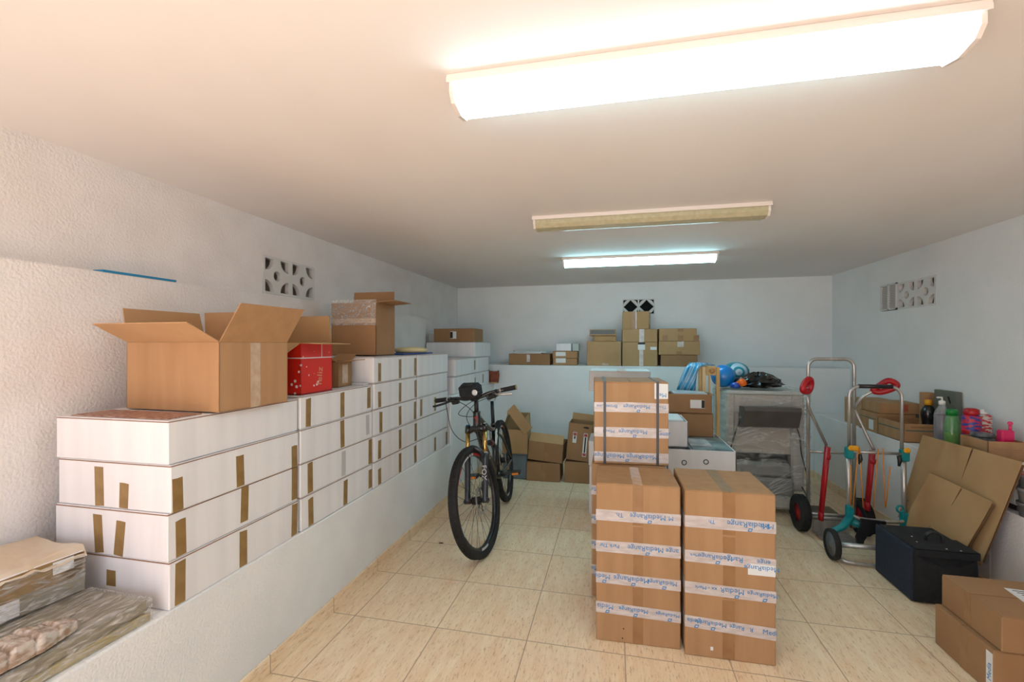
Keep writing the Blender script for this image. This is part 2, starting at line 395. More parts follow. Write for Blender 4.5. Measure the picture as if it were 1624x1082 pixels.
b.build('louvre', M_greycard, t)
def diamond(cx, r):
    out = []
    for q in range(4):
        a0 = q * math.pi / 2
        for k in range(5):
            a = a0 + k / 5 * math.pi / 2; rr = r / (abs(math.cos(a)) ** .9 + abs(math.sin(a)) ** .9)
            out.append((cx + rr * math.cos(a), rr * math.sin(a)))
    return out
hl = []
for cx in (-.0975, .0975):
    hl.append(diamond(cx, .088))
    for sx in (-1, 1):
        for sy in (-1, 1):
            m = .088; hl.append([(cx + sx * m, sy * m), (cx + sx * (m - .055), sy * m), (cx + sx * (m - .018), sy * (m - .02)), (cx + sx * m, sy * (m - .055))])
vent_block('dark openwork vent block on back wall above the tallest box pile', Matrix.Translation((.291, 5.957, 1.9)) @ FACE_NY, M_dark, hl, .389, .199, .1)  # near-black backing paints the shade behind the openwork

# blue strip lying on top of the thick wall
tag(MB().box(-2.10, -2.046, 1.45, 1.77, 1.7195, 1.729).build('plastic_strip', material('bright blue plastic', (30, 130, 176), .5)),
    'thin bright blue strip lying on top edge of left wall', 'strip')

# ------------------------------------------------------------------ ceiling lights
M_lit = material('lit diffuser', (230, 240, 240), .5, emit=((.60, .90, 1.0), LAMP_STRENGTH * .8))
M_lit2 = material('lit diffuser of an older tube', (230, 240, 240), .5, emit=((.42, .86, 1.0), LAMP_STRENGTH * 1.15))
M_unlit = material('yellowed frosted diffuser', (190, 182, 150), .3, rgb2=(176, 168, 136), scale=40, bump=.3, bscale=300, bdist=.001, coat=.4)
M_lbase = material('white enamelled metal', (224, 214, 206), .4)
PROF = [(0, 0), (0, -.05), (.02, -.072), (.075, -.083), (.13, -.072), (.15, -.05), (.15, 0)]
def ceiling_light(x0, x1, y, dif, label):
    t = thing('ceiling_light', label, 'light', (x0, y, H))
    L = x1 - x0
    MB().box(-.006, L + .006, -.008, .158, -.012, -.0005, bev=.002).box(-.006, L + .006, -.008, -.004, -.024, -.010).box(-.006, L + .006, .154, .158, -.024, -.010).build('mounting_base', M_lbase, t)
    YX = Matrix(((0, 0, 1, 0), (1, 0, 0, 0), (0, 1, 0, 0), (0, 0, 0, 1)))
    d = MB().prism([(a + (.004 if a < .07 else -.004), b * .97 - .012 if b == 0 else b * .97) for a, b in PROF], .012, L - .012, 0, YX); d.build('diffuser', dif, t)
    for a in (0, L - .012): MB().prism([(p, q * 1.02 - (.012 if q == 0 else 0)) for p, q in PROF], a, a + .012, 0, YX).build('end_cap', M_lbase, t)
ceiling_light(-.474, .835, 1.26, M_lit, 'lit ceiling batten light nearest the camera, largest and brightest')
ceiling_light(-.49, .838, 2.756, M_unlit, 'unlit yellowed ceiling batten light between the two lit ones')
ceiling_light(-.462, .85, 4.13, M_lit2, 'lit ceiling batten light farthest back, close to back wall')

# ------------------------------------------------------------------ cartons
def carton(label, X0, X1, Ya, Yb, Z0, Z1, mat=None, rz=0, group=None, seam='x', name='cardboard_box', cat='box', tilt=None, bev=.004, gap=.0015):
    """closed carton: body with its closing seam; its base sits at Z0"""
    t = thing(name, label, cat, ((X0 + X1) / 2, (Ya + Yb) / 2, Z0 + .0005), R(rz), group)
    if tilt: t.rotation_euler = (R(tilt[0]), R(tilt[1]), R(rz))
    w, d, h = (X1 - X0) / 2, (Yb - Ya) / 2, Z1 - Z0 - .001
    b = MB().box(-w, w, -d, d, 0, h - .0035, bev=bev)
    if seam == 'x':     # flaps meet on a line along x
        b.box(-w + .002, w - .002, -d + .002, -gap, h - .0035, h, bev=.001).box(-w + .002, w - .002, gap, d - .002, h - .0035, h, bev=.001)
    else:
        b.box(-w + .002, -gap, -d + .002, d - .002, h - .0035, h, bev=.001).box(gap, w - .002, -d + .002, d - .002, h - .0035, h, bev=.001)
    b.build('carton', mat or M_kraft, t)
    t['w'] = w; t['d'] = d; t['h'] = h
    return t
def wavy(x0, x1, z0, z1, n=1, torn=.004):
    r = random.uniform
    return [(x0 + r(-.001, .001), z0), (x1 + r(-.001, .001), z0 + r(-.001, .002)), (x1, z1 + r(-torn, torn)), ((x0 + x1) / 2, z1 + r(-torn, torn)), (x0, z1 + r(-torn, torn))]
def strip(t, face, u0, u1, z0, z1, mat, name='tape', rot=0, th=.0006, off=.0, torn=.003):
    """flat strip of tape or paper stuck on a face of a carton; u runs left to right as seen"""
    w, d = t['w'], t['d']
    M = {'-y': Matrix.Translation((0, -d - off, 0)) @ FACE_NY, '+x': Matrix.Translation((w + off, 0, 0)) @ FACE_PX,
         '-x': Matrix.Translation((-w - off, 0, 0)) @ FACE_NX, 'top': Matrix.Translation((0, 0, t['h'] + off))}[face]
    cx, cz = (u0 + u1) / 2, (z0 + z1) / 2
    o = MB().prism([(x - cx, z - cz) for x, z in wavy(u0, u1, z0, z1, torn=torn)], 0, th).build(name, mat, t)
    o.matrix_local = M @ Matrix.Translation((cx, cz, 0)) @ Matrix.Rotation(R(rot), 4, 'Z'); return o

def open_box(label, X0, X1, Ya, Yb, Z0, Z1, flaps, mat=None, rz=0, name='open_cardboard_box', cat='box', group=None, th=.005, tilt=None, inner=None):
    t = thing(name, label, cat, ((X0 + X1) / 2, (Ya + Yb) / 2, Z0 + .0005), R(rz), group)
    if tilt: t.rotation_euler = (R(tilt[0]), R(tilt[1]), R(rz))
    w, d, h = (X1 - X0) / 2, (Yb - Ya) / 2, Z1 - Z0 - .001
    b = MB().box(-w, w, -d, d, 0, th, bev=.001)
    b.box(-w, w, -d, -d + th, 0, h, bev=.0015).box(-w, w, d - th, d, 0, h, bev=.0015)
    b.box(-w, -w + th, -d, d, 0, h, bev=.0015).box(w - th, w, -d, d, 0, h, bev=.0015)
    b.build('carton', mat or M_kraft, t); t['w'] = w; t['d'] = d; t['h'] = h
    for side, (ln, ang, *mm) in flaps.items():
        hw = w if side[1] == 'y' else d
        f = MB().prism([(-hw + .003, 0), (hw - .003, 0), (hw - .007, ln), (-hw + .007, ln)], -.004, 0)
        rz_ = {'-y': 0, '+x': 90, '+y': 180, '-x': 270}[side]
        base = {'-y': (0, -d, h), '+y': (0, d, h), '+x': (w, 0, h), '-x': (-w, 0, h)}[side]
        # local: x along the edge, y = flap length; angle 0 upright, 90 flat outwards
        M = Matrix.Translation(base) @ Matrix.Rotation(R(rz_), 4, 'Z') @ Matrix.Rotation(R(90 + ang), 4, 'X') @ Matrix.Translation((0, 0, 0))
        o = f.build('flap', mm[0] if mm else (mat or M_kraft), t); o.matrix_local = M
    return t

# white cartons on the left ledge: five stacks of the same book carton
X_F, HB = -1.467, .1635
WG = 'white cartons stacked on the left ledge'
def wcarton(label, Ya, Yb, Z0, front=(), end=(), dx=0, rz=0, X1=None, w=.5, hgt=None):
    h_ = hgt or HB
    x1 = (X1 if X1 is not None else X_F) + dx
    t = carton(label, x1 - w, x1, Ya, Yb, Z0, Z0 + h_, M_whitecard, rz, WG, seam='y', bev=.003)
    ed = MB(); a, d, h = t['w'], t['d'], t['h']
    ed.box(-a + .001, a + .0006, -d - .0006, d - .001, h - .0055, h - .0035).build('kraft_edge', M_core, t)
    for (x, lo, hi, *mt) in front:      # x: photo column of the strip on the ledge face
        y = at(x, 700, X=x1)[1] - (Ya + Yb) / 2
        y = max(-d + .02, min(d - .02, y))
        strip(t, '+x', y - .019, y + .019, lo * h, hi * h, M_gtape if mt else M_btape, rot=random.uniform(-2, 2))
    for (u, lo, hi, *r) in end:
        strip(t, '-y', u - .02, u + .02, lo * h, hi * h, M_btape, rot=r[0] if r else 0)
    return t
Y1a, Y1b = 1.243, 1.885
wcarton('white carton with short low brown tape on its end, bottom of the nearest stack', Y1a, Y1b, .52,
        [(286, .03, .93), (386, .03, .9), (467, .03, .93)], [(.0, .35, .7)])
wcarton('white carton with two tapes in a V on its end, second up in nearest stack', Y1a - .003, Y1b, .684,
        [(287, .02, .8), (388, .1, .97), (467, .05, .97)], [(-.05, .03, .86, 4), (.045, .02, .76, -6)], dx=-.003)
wcarton('white carton with long and short tape on its end, third up in nearest stack', Y1a + .002, Y1b - .004, .848,
        [(282, .0, .7), (381, .03, .78), (467, .0, .62)], [(-.06, .02, .88, 2), (.05, .02, .55, -2)], dx=.004)
wcarton('white carton without tape, top of nearest stack, under the open kraft box', Y1a, Y1b, 1.012, dx=-.004, hgt=.150)
# printed sheets showing in the top carton
tag(MB().box(-1.93, -1.50, 1.262, 1.40, 1.1625, 1.1655, bev=.001).build('printed_leaflets', material('dark red and brown print', (120, 62, 52), .5, rgb2=(196, 160, 140), scale=30, stretch=(1, 5, 1))),
    'dark red printed leaflets spread in front of the open kraft box on the nearest stack', 'paper')
Y2a, Y2b = 1.9, 2.557
wcarton('white carton, bottom of second stack from the camera on left ledge', Y2a + .004, Y2b, .522, [(493, .03, .85), (548, .03, .88), (588, .1, .8)])
wcarton('white carton with one faint grey tape amid brown ones, second from bottom in second stack', Y2a, Y2b, .686, [(492, .02, .93), (545, .05, .9, 1), (588, .02, .95)])
wcarton('white carton with a single middle brown tape, third from bottom in second stack', Y2a - .004, Y2b - .004, .850, [(543, .03, .95), (583, .15, .9, 1)], dx=.004)
wcarton('white carton with three brown tapes, top of second stack beneath the gift box', Y2a, Y2b, 1.014, [(489, .03, .9), (543, .03, .9), (585, .12, .92)], hgt=.158)
Y3a, Y3b = 2.578, 3.205
for i, lab in enumerate(['white carton, lowest in the third stack of left ledge', 'white carton, second from bottom in third stack of left ledge',
                         'white carton, middle of the five in third stack', 'white carton, fourth from bottom in third stack, just under the top one',
                         'white carton with brown tape on its end, top of third stack under tall wrapped box']):
    wcarton(lab, Y3a + .003 * (i % 2), Y3b, .522 + .1645 * i, [(602 + (i == 2) * 2, .03, .65 + .1 * (i % 3)), (634.5, .03, .85), (660 + i * .8, .05, .85)],
            [(.06, .05, .9, 6)] if i == 4 else (), dx=(0, .003, -.002, .002, 0)[i])
Y4a, Y4b = 3.228, 3.862
for i, lab in enumerate(['white carton with two brown tapes, lowest in the fourth stack, beside the ledge step', 'plain white carton, second from bottom in fourth stack of left ledge',
                         'white carton at the bicycle handlebar height, middle of fourth stack', 'plain white carton, second from top in fourth stack of left ledge',
                         'plain white carton, top of fourth stack, under the blue folder']):
    wcarton(lab, Y4a, Y4b - .003 * (i % 2), .522 + .1645 * i, [[(690, .05, .75), (708, .05, .75)], [], [(668, .1, .9), (690, .1, .8)], [], []][i], dx=(0, -.003, .003, 0, .002)[i])
wcarton('white carton with two thin brown tapes, lower near one on the ledge step', 4.02, 4.66, .955, [])
wcarton('white carton lower far one on the ledge step, near the terracotta paper bag', 4.672, 5.24, .955, [(753, .2, .7), (766, .2, .8)])
wcarton('white carton with open dark rim, upper near one on the ledge step', 4.06, 4.66, 1.12, [])
wcarton('white carton with one brown tape, upper far one on the ledge step', 4.672, 5.25, 1.12, [(751, .2, .8)], dx=-.004)
wcarton('white carton topmost on the ledge step, under the labelled brown box', 4.69, 5.33, 1.286, [], w=.56, dx=-.004)
t = carton('flat brown box with black and white label on top of far left white cartons', -1.97, -1.50, 4.76, 5.10, 1.452, 1.60, M_kraft3, 0)
strip(t, '-y', -.04, .03, .035, .115, M_label, 'label', torn=0); strip(t, '-y', -.04, -.012, .04, .11, M_black, 'printed_block', torn=0, off=.0007)
carton('small grey box at the wall behind the flat labelled brown box', -2.04, -1.975, 4.78, 5.0, 1.452, 1.55, M_greycard)

# open kraft box on the nearest stack
ob = open_box('large open kraft carton with raised flaps on nearest white stack', -1.895, -1.435, 1.425, 1.775, 1.166, 1.431,
              {'-y': (.14, 62, M_kraftin), '+y': (.14, -4, M_kraftin), '-x': (.14, 14, M_kraftin), '+x': (.17, 33, M_kraft)}, M_kraft, rz=-2)
strip(ob, '+x', -.03, .02, .0, .262, M_ctape, torn=0)
# red gift carton
rb = open_box('red gift box with white dots and script lettering and kraft lid flaps on second stack', -1.86, -1.50, 1.945, 2.20, 1.173, 1.427,
              {'+x': (.115, 92, M_kraft2), '-x': (.16, 8, M_kraft2), '+y': (.15, -5, M_kraft2), '-y': (.10, 118, M_kraft2)}, M_redgift, rz=0, name='gift_box')
b = MB().box(.1803, .1812, -.1275, .1275, .178, .183).box(-.18, .18, -.1285, -.1277, .178, .183).box(.1803, .1812, .035, .038, .183, .25); b.build('white_line', M_paperw, rb)
M_script = material('silver script print', (208, 150, 120), .5)
letter('feliz', .06, M_script, rb, (.1812, .02, .085), FACE_PX, 84)
# small open box behind the gift box
sb = open_box('small open kraft box standing behind the red gift box', -1.70, -1.56, 2.33, 2.49, 1.173, 1.32,
              {'+x': (.09, 84), '-y': (.08, 70), '+y': (.08, 60)}, M_kraft3, rz=4)
strip(sb, '+x', -.03, .03, .02, .13, M_ctape)
tag(MB().box(-1.72, -1.50, 2.515, 2.572, 1.173, 1.183).build('paper_stack', M_paperw), 'thin sheaf of white paper in front of third stack end', 'paper')
# tall wrapped box on third stack
p0, p1 = at(531, 562, Z=1.349), at(598, 563, Z=1.349)
tb = open_box('tall brown box wrapped in clear film with flaps open behind, on third stack', -1.86, -1.53, 2.72, 2.98, 1.349, 1.70,
              {'+x': (.13, 86), '+y': (.10, 5)}, M_kraft3, rz=0)
b = MB().box(-.166, .166, -.1325, -.1305, .20, .37); b.build('film_wrap', M_wrapfilm2, tb)
strip(tb, '-y', -.162, .162, .215, .245, M_ctape, torn=0)
# things on top of third / fourth stacks
tag(MB().box(-1.76, -1.50, 3.06, 3.60, 1.3475, 1.356, bev=.002).build('folder', material('blue plastic folder', (24, 66, 148), .4)), 'flat blue folder lying on top of third and fourth white stacks', 'folder')
tag(MB().box(-1.95, -1.78, 3.02, 3.18, 1.3475, 1.358, bev=.002).build('folder', material('green card folder', (40, 120, 66), .5)), 'small green folder beside the blue folder on white cartons', 'folder')
cu = MB(); 
cu.lathe([(.0, 0), (.13, .0), (.15, .012), (.145, .03), (.12, .04), (.0, .045)], 20, M=Matrix.Diagonal((.8, 1.25, 1, 1)))
o = cu.build('cushion', material('cream yellow cloth', (226, 206, 156), .9)); o.location = (-1.62, 3.44, 1.3575)
tag(o, 'cream yellow flat cushion lying on the blue folder', 'cushion')
# terracotta paper bag at the far end of the ledge
t = thing('paper_bag', 'crumpled terracotta paper bag with torn top at end of far left cartons', 'bag', (-1.435, 5.335, .955), R(8))
b = MB(); n = 14; rows = [(0, .055, .04), (.05, .06, .045), (.10, .065, .045), (.14, .062, .04)]
vs = []; fs = []
for i, (z, rx, ry) in enumerate(rows):
    for k in range(n):
        a = 2 * math.pi * k / n; j = random.uniform(.9, 1.12)
        vs.append((rx * 1.15 * j * math.copysign(abs(math.cos(a)) ** .6, math.cos(a)), ry * j * math.copysign(abs(math.sin(a)) ** .6, math.sin(a)), z + (random.uniform(-.015, .03) if i == 3 else 0)))
fs = [(i * n + k, i * n + (k + 1) % n, (i + 1) * n + (k + 1) % n, (i + 1) * n + k) for i in range(3) for k in range(n)] + [tuple(range(n))[::-1]]
b.add(vs, fs); b.build('bag_body', material('terracotta paper', (142, 72, 50), .8, rgb2=(122, 58, 40), scale=20), t)
MB().box(-.06, .06, -.058, -.052, .002, .016).build('pale_hem', M_kraft2, t)

# ------------------------------------------------------------------ cartons on the back shelf
SHZ = 1.17
def pbox(label, xa, xb, yt, yb, Yf, dep, Z0, mat=M_kraft2, **k):
    a, c = at(xa, yb, Y=Yf), at(xb, yt, Y=Yf)
    z1 = at((xa + xb) / 2, yt, Y=Yf)[2]
    return carton(label, a[0], c[0], Yf, Yf + dep, Z0, z1, mat, **k)
YF = 5.53
t = pbox('low wide brown box with papers heaped on it, leftmost on back shelf', 807, 872, 561, 580, YF, .3, SHZ, M_kraft3)
strip(t, '-y', -.03, .01, .04, .13, M_wtape)
top = SHZ + t['h'] + .001
for k, (x, y, r, l) in enumerate([(-.02, .08, 6, 'large sheaf of white sheets'), (.06, .13, -9, 'crooked sheaf of white sheets'), (-.06, .15, 20, 'grey printed sheaf')]):
    o = MB().prism([(-.17, -.10), (.16, -.09), (.17, .10), (-.16, .11)], 0, .0105).build('paper_sheet', M_paperw if k < 2 else M_greycard)
    o.location = (t.location.x + x, t.location.y + y - .13, top + .001 + .0112 * k); o.rotation_euler = (0, 0, R(r))
    tag(o, l + ' lying on the leftmost brown box of back shelf', 'paper')
t = pbox('shallow orange-brown box with white label, lower of the pair on back shelf', 877, 915, 568.5, 580, YF, .26, SHZ, M_kraft)
strip(t, '-y', -.11, .01, .03, .085, M_label, 'label', torn=0)
z1 = SHZ + t['h'] + .001
t2 = carton('shallow orange-brown box with white label, upper of the pair on back shelf', t.location.x - t['w'] - .005, t.location.x + t['w'] + .005, YF - .005, YF + .26, z1 + .001, z1 + .088, M_kraft)
strip(t2, '-y', -.11, .01, .025, .075, M_label, 'label', torn=0)
z2 = z1 + .089
t = pbox('small white box on top of the shallow orange-brown pair', 882, 906, 545, 556, YF + .01, .2, z2, M_whitecard)
pbox('greenish translucent box beside the small white box on the orange-brown pair', 907.5, 918, 545, 556, YF + .03, .2, z2, material('milky plastic', (170, 182, 176), .4))
t = pbox('plain tall brown box under the small tray on back shelf', 931, 985, 541.5, 581, YF, .36, SHZ, M_kraft2)
strip(t, '-y', -.02, .05, .005, .03, M_ctape, torn=0)
zt = SHZ + t['h'] + .001
t = pbox('small brown box bearing the grey topped tray on back shelf', 942, 977, 532.5, 541, YF + .02, .28, zt, M_kraft2)
zt = zt + t['h'] + .001
t = pbox('dark grey faced flat tray box, highest left of the tall pile', 935, 977, 522.5, 532, YF, .3, zt, M_kraft2)
strip(t, '-y', -t['w'] + .01, t['w'] - .01, .015, t['h'] - .008, material('dark grey film face', (74, 78, 76), .4, rgb2=(96, 100, 98), scale=30, stretch=(6, 1, 1)), 'film_face', torn=0)
t = pbox('brown box with two small labels, bottom of the tall pile on back shelf', 987, 1042.5, 542.5, 581.5, YF, .38, SHZ, M_kraft2)
strip(t, '-y', -.005, .04, .0, t['h'], M_wtape, torn=0); strip(t, '-y', -.02, .06, t['h'] - .09, t['h'] - .005, M_label, 'label', torn=0, off=.001)
strip(t, '-y', -.02, .06, t['h'] - .03, t['h'] - .005, M_black, 'printed_block', torn=0, off=.002); strip(t, '-y', .12, .19, .19, .225, M_label, 'label', torn=0)
zt = SHZ + t['h'] + .001
t = pbox('brown box with shiny centre tape, middle of the tall pile on back shelf', 987, 1042.5, 522, 542, YF + .005, .38, zt, M_kraft2)
strip(t, '-y', -.005, .05, .0, t['h'], M_wtape, torn=0)
zt += t['h'] + .001
t = pbox('brown box with side label, topmost below the dark vent', 990, 1032, 494, 521.5, YF + .02, .34, zt, M_kraft2, rz=-7)
strip(t, '-y', .0, .012, .0, t['h'], M_wtape, torn=0); strip(t, '-y', -.05, .0, .0, t['h'], M_ktape, torn=0)
strip(t, '+x', -.10, -.02, .06, .19, M_label, 'label', torn=0)
t = pbox('narrow brown box, lowest of the right pile on back shelf', 1048, 1106, 563, 581.5, YF, .3, SHZ, M_kraft3)
strip(t, '-y', -.03, .02, .0, t['h'], M_ktape, torn=0)
zt = SHZ + t['h'] + .001
t = pbox('wider brown box with pale tape, middle of right pile on back shelf', 1045, 1110, 541.5, 563, YF - .01, .32, zt, M_kraft2)
strip(t, '-y', -.02, .05, .09, t['h'], M_wtape, torn=.006); strip(t, '-y', -.03, .03, .005, .04, M_ktape)
zt += t['h'] + .001
t = pbox('brown box with three short tapes, top of right pile on back shelf', 1045.5, 1105, 521, 541, YF, .3, zt, M_kraft2)
for u in (-.14, .03, .2): strip(t, '-y', u - .03, u + .03, .0, .07, M_ktape)
strip(t, '-y', .0, .06, .11, t['h'], M_ktape)

# ------------------------------------------------------------------ cartons on the floor by the back wall
t = thing('storage_bin', 'grey-blue plastic bin on the floor behind the bicycle wheel', 'bin', (-1.04, 4.86, .0005), R(3))
b = MB(); b.box(-.13, .13, -.16, .16, 0, .26, bev=.01)
for k in range(7): b.box(-.105 + k * .034, -.09 + k * .034, -.164, -.16, .02, .24)
b.build('bin_body', material('grey blue plastic', (104, 118, 126), .45), t)
MB().box(-.138, .138, -.168, .168, .255, .275, bev=.004).build('rim', material('grey blue plastic rim', (96, 110, 118), .45), t)
sb = open_box('battered brown box with loose flaps on top of grey-blue bin', -1.17, -.90, 4.66, 4.98, .277, .53,
              {'+x': (.13, -10), '+y': (.14, -8), '-x': (.15, -20)}, M_kraft2, rz=4, tilt=(0, 0))
o = MB().prism([(-.055, -.16), (.055, -.15), (.05, .16), (-.055, .15)], 0, .02).build('cardboard_strip', M_kraft2)
o.matrix_world = Matrix.Translation((-.975, 4.69, .635)) @ FACE_NY @ Matrix.Rotation(R(40), 4, 'Z') @ Matrix.Rotation(R(-8), 4, 'X')
tag(o, 'stiff kraft strip leaning diagonally in the battered brown box', 'cardboard')
o = MB().lathe([(0, 0), (.08, 0), (.095, .03), (.07, .07), (0, .08)], 9, smooth=False).build('paper_wad', M_paperw); o.location = (-1.06, 4.84, .285); o.scale = (1, 1, 2.3)
tag(o, 'crumpled white paper inside the battered brown box', 'paper')
Yb_ = 4.68
a, c = at(835, 761, Y=Yb_), at(888, 761, Y=Yb_)
t = carton('brown box with darker centre tape on floor, under the tilted box', a[0], c[0], Yb_, Yb_ + .3, 0, .195, M_kraft3)
strip(t, '-y', -.025, .025, 0, .19, M_ktape, torn=0)
t = open_box('tilted open brown box with dark contents on lower floor box by back wall', a[0] + .015, c[0] + .03, Yb_ + .01, Yb_ + .3, .208, .405,
             {'-y': (.10, -38, M_kraft2)}, M_kraft3, rz=-3, tilt=(0, 4))
strip(t, '-y', -.01, .035, .0, .19, M_ktape, torn=0)
o = MB().box(-.14, .14, -.10, .11, 0, .025, bev=.003).build('magazine', material('dark purple cover', (46, 30, 66), .4, rgb2=(40, 40, 140), scale=6)); 
o.location = (t.location.x + .01, t.location.y + .02, .385); o.rotation_euler = (R(-4), R(4), R(-3)); o.location.z += .006; tag(o, 'dark purple magazine lying in the tilted floor box', 'magazine')
a, c = at(895, 762, Y=Yb_), at(938, 762, Y=Yb_)
t = carton('square brown box on floor left of white carton pile, below the leaning one', a[0], c[0] - .01, Yb_ + .02, Yb_ + .3, 0, .215, M_kraft3)
t = open_box('tall brown box with two red and white stickers leaning on square floor box', a[0] + .015, a[0] + .26, Yb_ + .03, Yb_ + .28, .228, .61,
             {'+y': (.07, 0, M_kraft2)}, M_kraft3, tilt=(0, 5), rz=-2)
for u, z0, z1 in ((-.05, .18, .29), (.06, .05, .29)):
    s_ = strip(t, '-y', u - .02, u + .02, z0, z1, M_label, 'sticker', torn=0)
    q = MB().box(-.016, .016, (z1 - z0) / 2 - .035, (z1 - z0) / 2 - .006, .0007, .001)
    if z0 < .1: q.box(-.016, .016, -(z1 - z0) / 2 + .006, -(z1 - z0) / 2 + .035, .0007, .001)
    o = q.build('red_print', material('red print', (178, 70, 66), .6), s_)
    q = MB().box(-.007, .007, -(z1 - z0) / 2 + .04, (z1 - z0) / 2 - .04, .0007, .001); q.build('dark_print', M_black, s_)
b = MB().prism([(-.03, 0), (.02, -.008), (.035, .006), (.01, .014), (-.02, .01)], 0, .0006); o = b.build('dark_mark', M_black, t)
o.matrix_local = Matrix.Translation((.055, -t['d'] - .0004, .345)) @ FACE_NY

# ------------------------------------------------------------------ tall cartons in the middle of the floor
def band(t, z, ht=.053, tilt=0, texts=(), front_only=False):
    """printed white tape around a carton with its upside-down blue print as sub-parts"""
    w, d = t['w'] + .0008, t['d'] + .0008
    b = MB(); dz = math.tan(R(tilt)) * w
    def quad(p, q, za, zb):
        b.add([(p[0], p[1], za - ht / 2), (q[0], q[1], zb - ht / 2), (q[0], q[1], zb + ht / 2 + random.uniform(-.003, .003)), ((p[0] + q[0]) / 2, (p[1] + q[1]) / 2, (za + zb) / 2 + ht / 2 + random.uniform(-.003, .003)), (p[0], p[1], za + ht / 2)], [(0, 1, 2, 3, 4)])
    quad((-w, -d), (w, -d), z + dz, z - dz); quad((w, -d), (w, d), z - dz, z - dz); quad((w, d), (-w, d), z - dz, z + dz); quad((-w, d), (-w, -d), z + dz, z + dz)
    o = b.build('printed_tape', M_wtape, t)
    for (u, s, sz) in texts:
        zz = z - math.tan(R(tilt)) * u
        letter(s, sz, M_blueink, o, (u, -d - .0006, zz + .006), rot=180 - tilt, name='print')
        if s.startswith('Media'):
            k = MB().prism([(-.011, -.007), (.006, -.007), (.011, .007), (-.006, .007)], 0, .0004).prism([(-.006, -.003), (.004, -.003), (.006, .003), (-.004, .003)], .0004, .0007, 1)
            k = k.build('print_mark', [M_blueink, M_wtape], o); k.matrix_local = Matrix.Translation((u + .01, -d - .0004, zz - .018)) @ FACE_NY
    return o
MR = 'MediaRange'
def vtape(t, u0, u1, top=True, mat=None, topmat=None):
    h = t['h']; z = .0
    for k, (a, c) in enumerate(((0, .36), (.36, .74), (.74, 1))):
        strip(t, '-y', u0 + .002 * (k % 2), u1 + .001 * k, a * h + .004, c * h - .004, mat or M_ktape, torn=.002, off=-.0001)
    if top: strip(t, 'top', u0, u1, -t['d'] + .001, t['d'] - .001, topmat or M_ctape, torn=0)
TG = 'tall kraft cartons banded with printed tape'
t = carton('tall kraft carton with two punched black dots low on its front, front pair', -.092, .294, 2.232, 2.550, 0, .757, M_kraft, 1.5, TG, seam='y')
vtape(t, -.023, .024)
band(t, .603, texts=[(-.085, 'Th.', .03), (.045, MR, .034), (.15, 'M', .03)])
band(t, .452, tilt=.3, texts=[(-.13, 'Park Thr', .026), (.035, MR, .034), (.155, 'ange', .032)])
band(t, .301, tilt=.8, texts=[(-.165, 'Media', .032), (-.03, MR, .034), (.11, MR, .028)])
band(t, .156, tilt=1.6, texts=[(-.15, 'Media', .032), (-.02, MR, .028), (.135, MR, .022)])
for u, z in ((-.065, .068), (-.07, .022)):
    o = MB().lathe([(0, 0), (.003, 0), (.003, .001), (0, .001)], 10, M=FACE_NY).build('punched_hole', M_dark, t); o.location = (u, -t['d'] - .0002, z)
t = carton('tall kraft carton with a small white square low on its front, front pair', .311, .690, 2.212, 2.590, 0, .757, M_kraft, .8, TG, seam='y')
vtape(t, -.03, .022, topmat=M_btape)
band(t, .612, tilt=.4, texts=[(-.075, 'Th', .0001 + .026), (.075, MR, .036), (.155, 'Med', .03)])
band(t, .452, tilt=1.0, texts=[(-.15, 'Mark', .018), (-.06, MR, .03), (.015, 'Range', .034), (.14, 'enge', .03)])
s_ = strip(t, '-y', .075, .187, .395, .445, M_label, 'printed_patch', off=.0015); letter(MR, .03, M_blueink, s_, (0, .008, .0008), Matrix(), 180, 'print')
band(t, .308, tilt=1.2, texts=[(-.10, 'xx - Mark', .024), (-.03, 'R', .03), (.02, 'Media', .034), (.135, MR, .026)])
band(t, .148, tilt=2.6, texts=[(-.15, 'Media', .026), (-.08, MR, .028), (.03, 'Range', .026), (.09, 'R', .026)])
letter('Medi', .03, M_blueink, t, (.165, -t['d'] - .0016, .146), rot=-2, name='print')
o = MB().box(-.006, .006, -.001, 0, 0, .016).build('white_sticker', M_label, t); o.location = (-.075, -t['d'] + .0004, .035)
t = carton('tall kraft carton right behind the front pair, carrying the strapped carton', -.128, .268, 2.61, 2.98, 0, .755, M_kraft, 0, TG, seam='y')
for z in (.153, .293, .437, .6): band(t, z, texts=[(-.18, 'Me', .034), (0, MR, .034)])
t = carton('kraft carton with two grey straps and printed tape, standing on a tall carton', -.122, .276, 2.60, 2.96, .757, 1.215, M_kraft, 3, None, seam='y')
band(t, .315, texts=[(-.13, 'BrownLine', .026), (.03, MR, .03), (.16, 'Thick', .026)])
band(t, .176, texts=[(-.12, 'Mixed', .026), (.01, MR, .032)]); letter('Guar', .034, M_blueink, t, (.175, -t['d'] - .0016, .178), name='print')
band(t, .040, texts=[(-.03, 'MediaRange MediaRange', .034)])
s_ = strip(t, '-y', .125, .197, .365, .45, M_label, 'printed_patch', off=.0005); letter('Med', .032, M_blueink, s_, (.0, -.02, .001), Matrix(), 180, 'print')
for u in (-.142, .142):
    w, d, h = t['w'], t['d'] + .003, t['h'] + .002
    b = MB().box(u - .007, u + .007, -d, -d + .0015, 0, h).box(u - .007, u + .007, d - .0015, d, 0, h).box(u - .007, u + .007, -d, d, h, h + .0015)
    b.build('strap', M_strap, t)

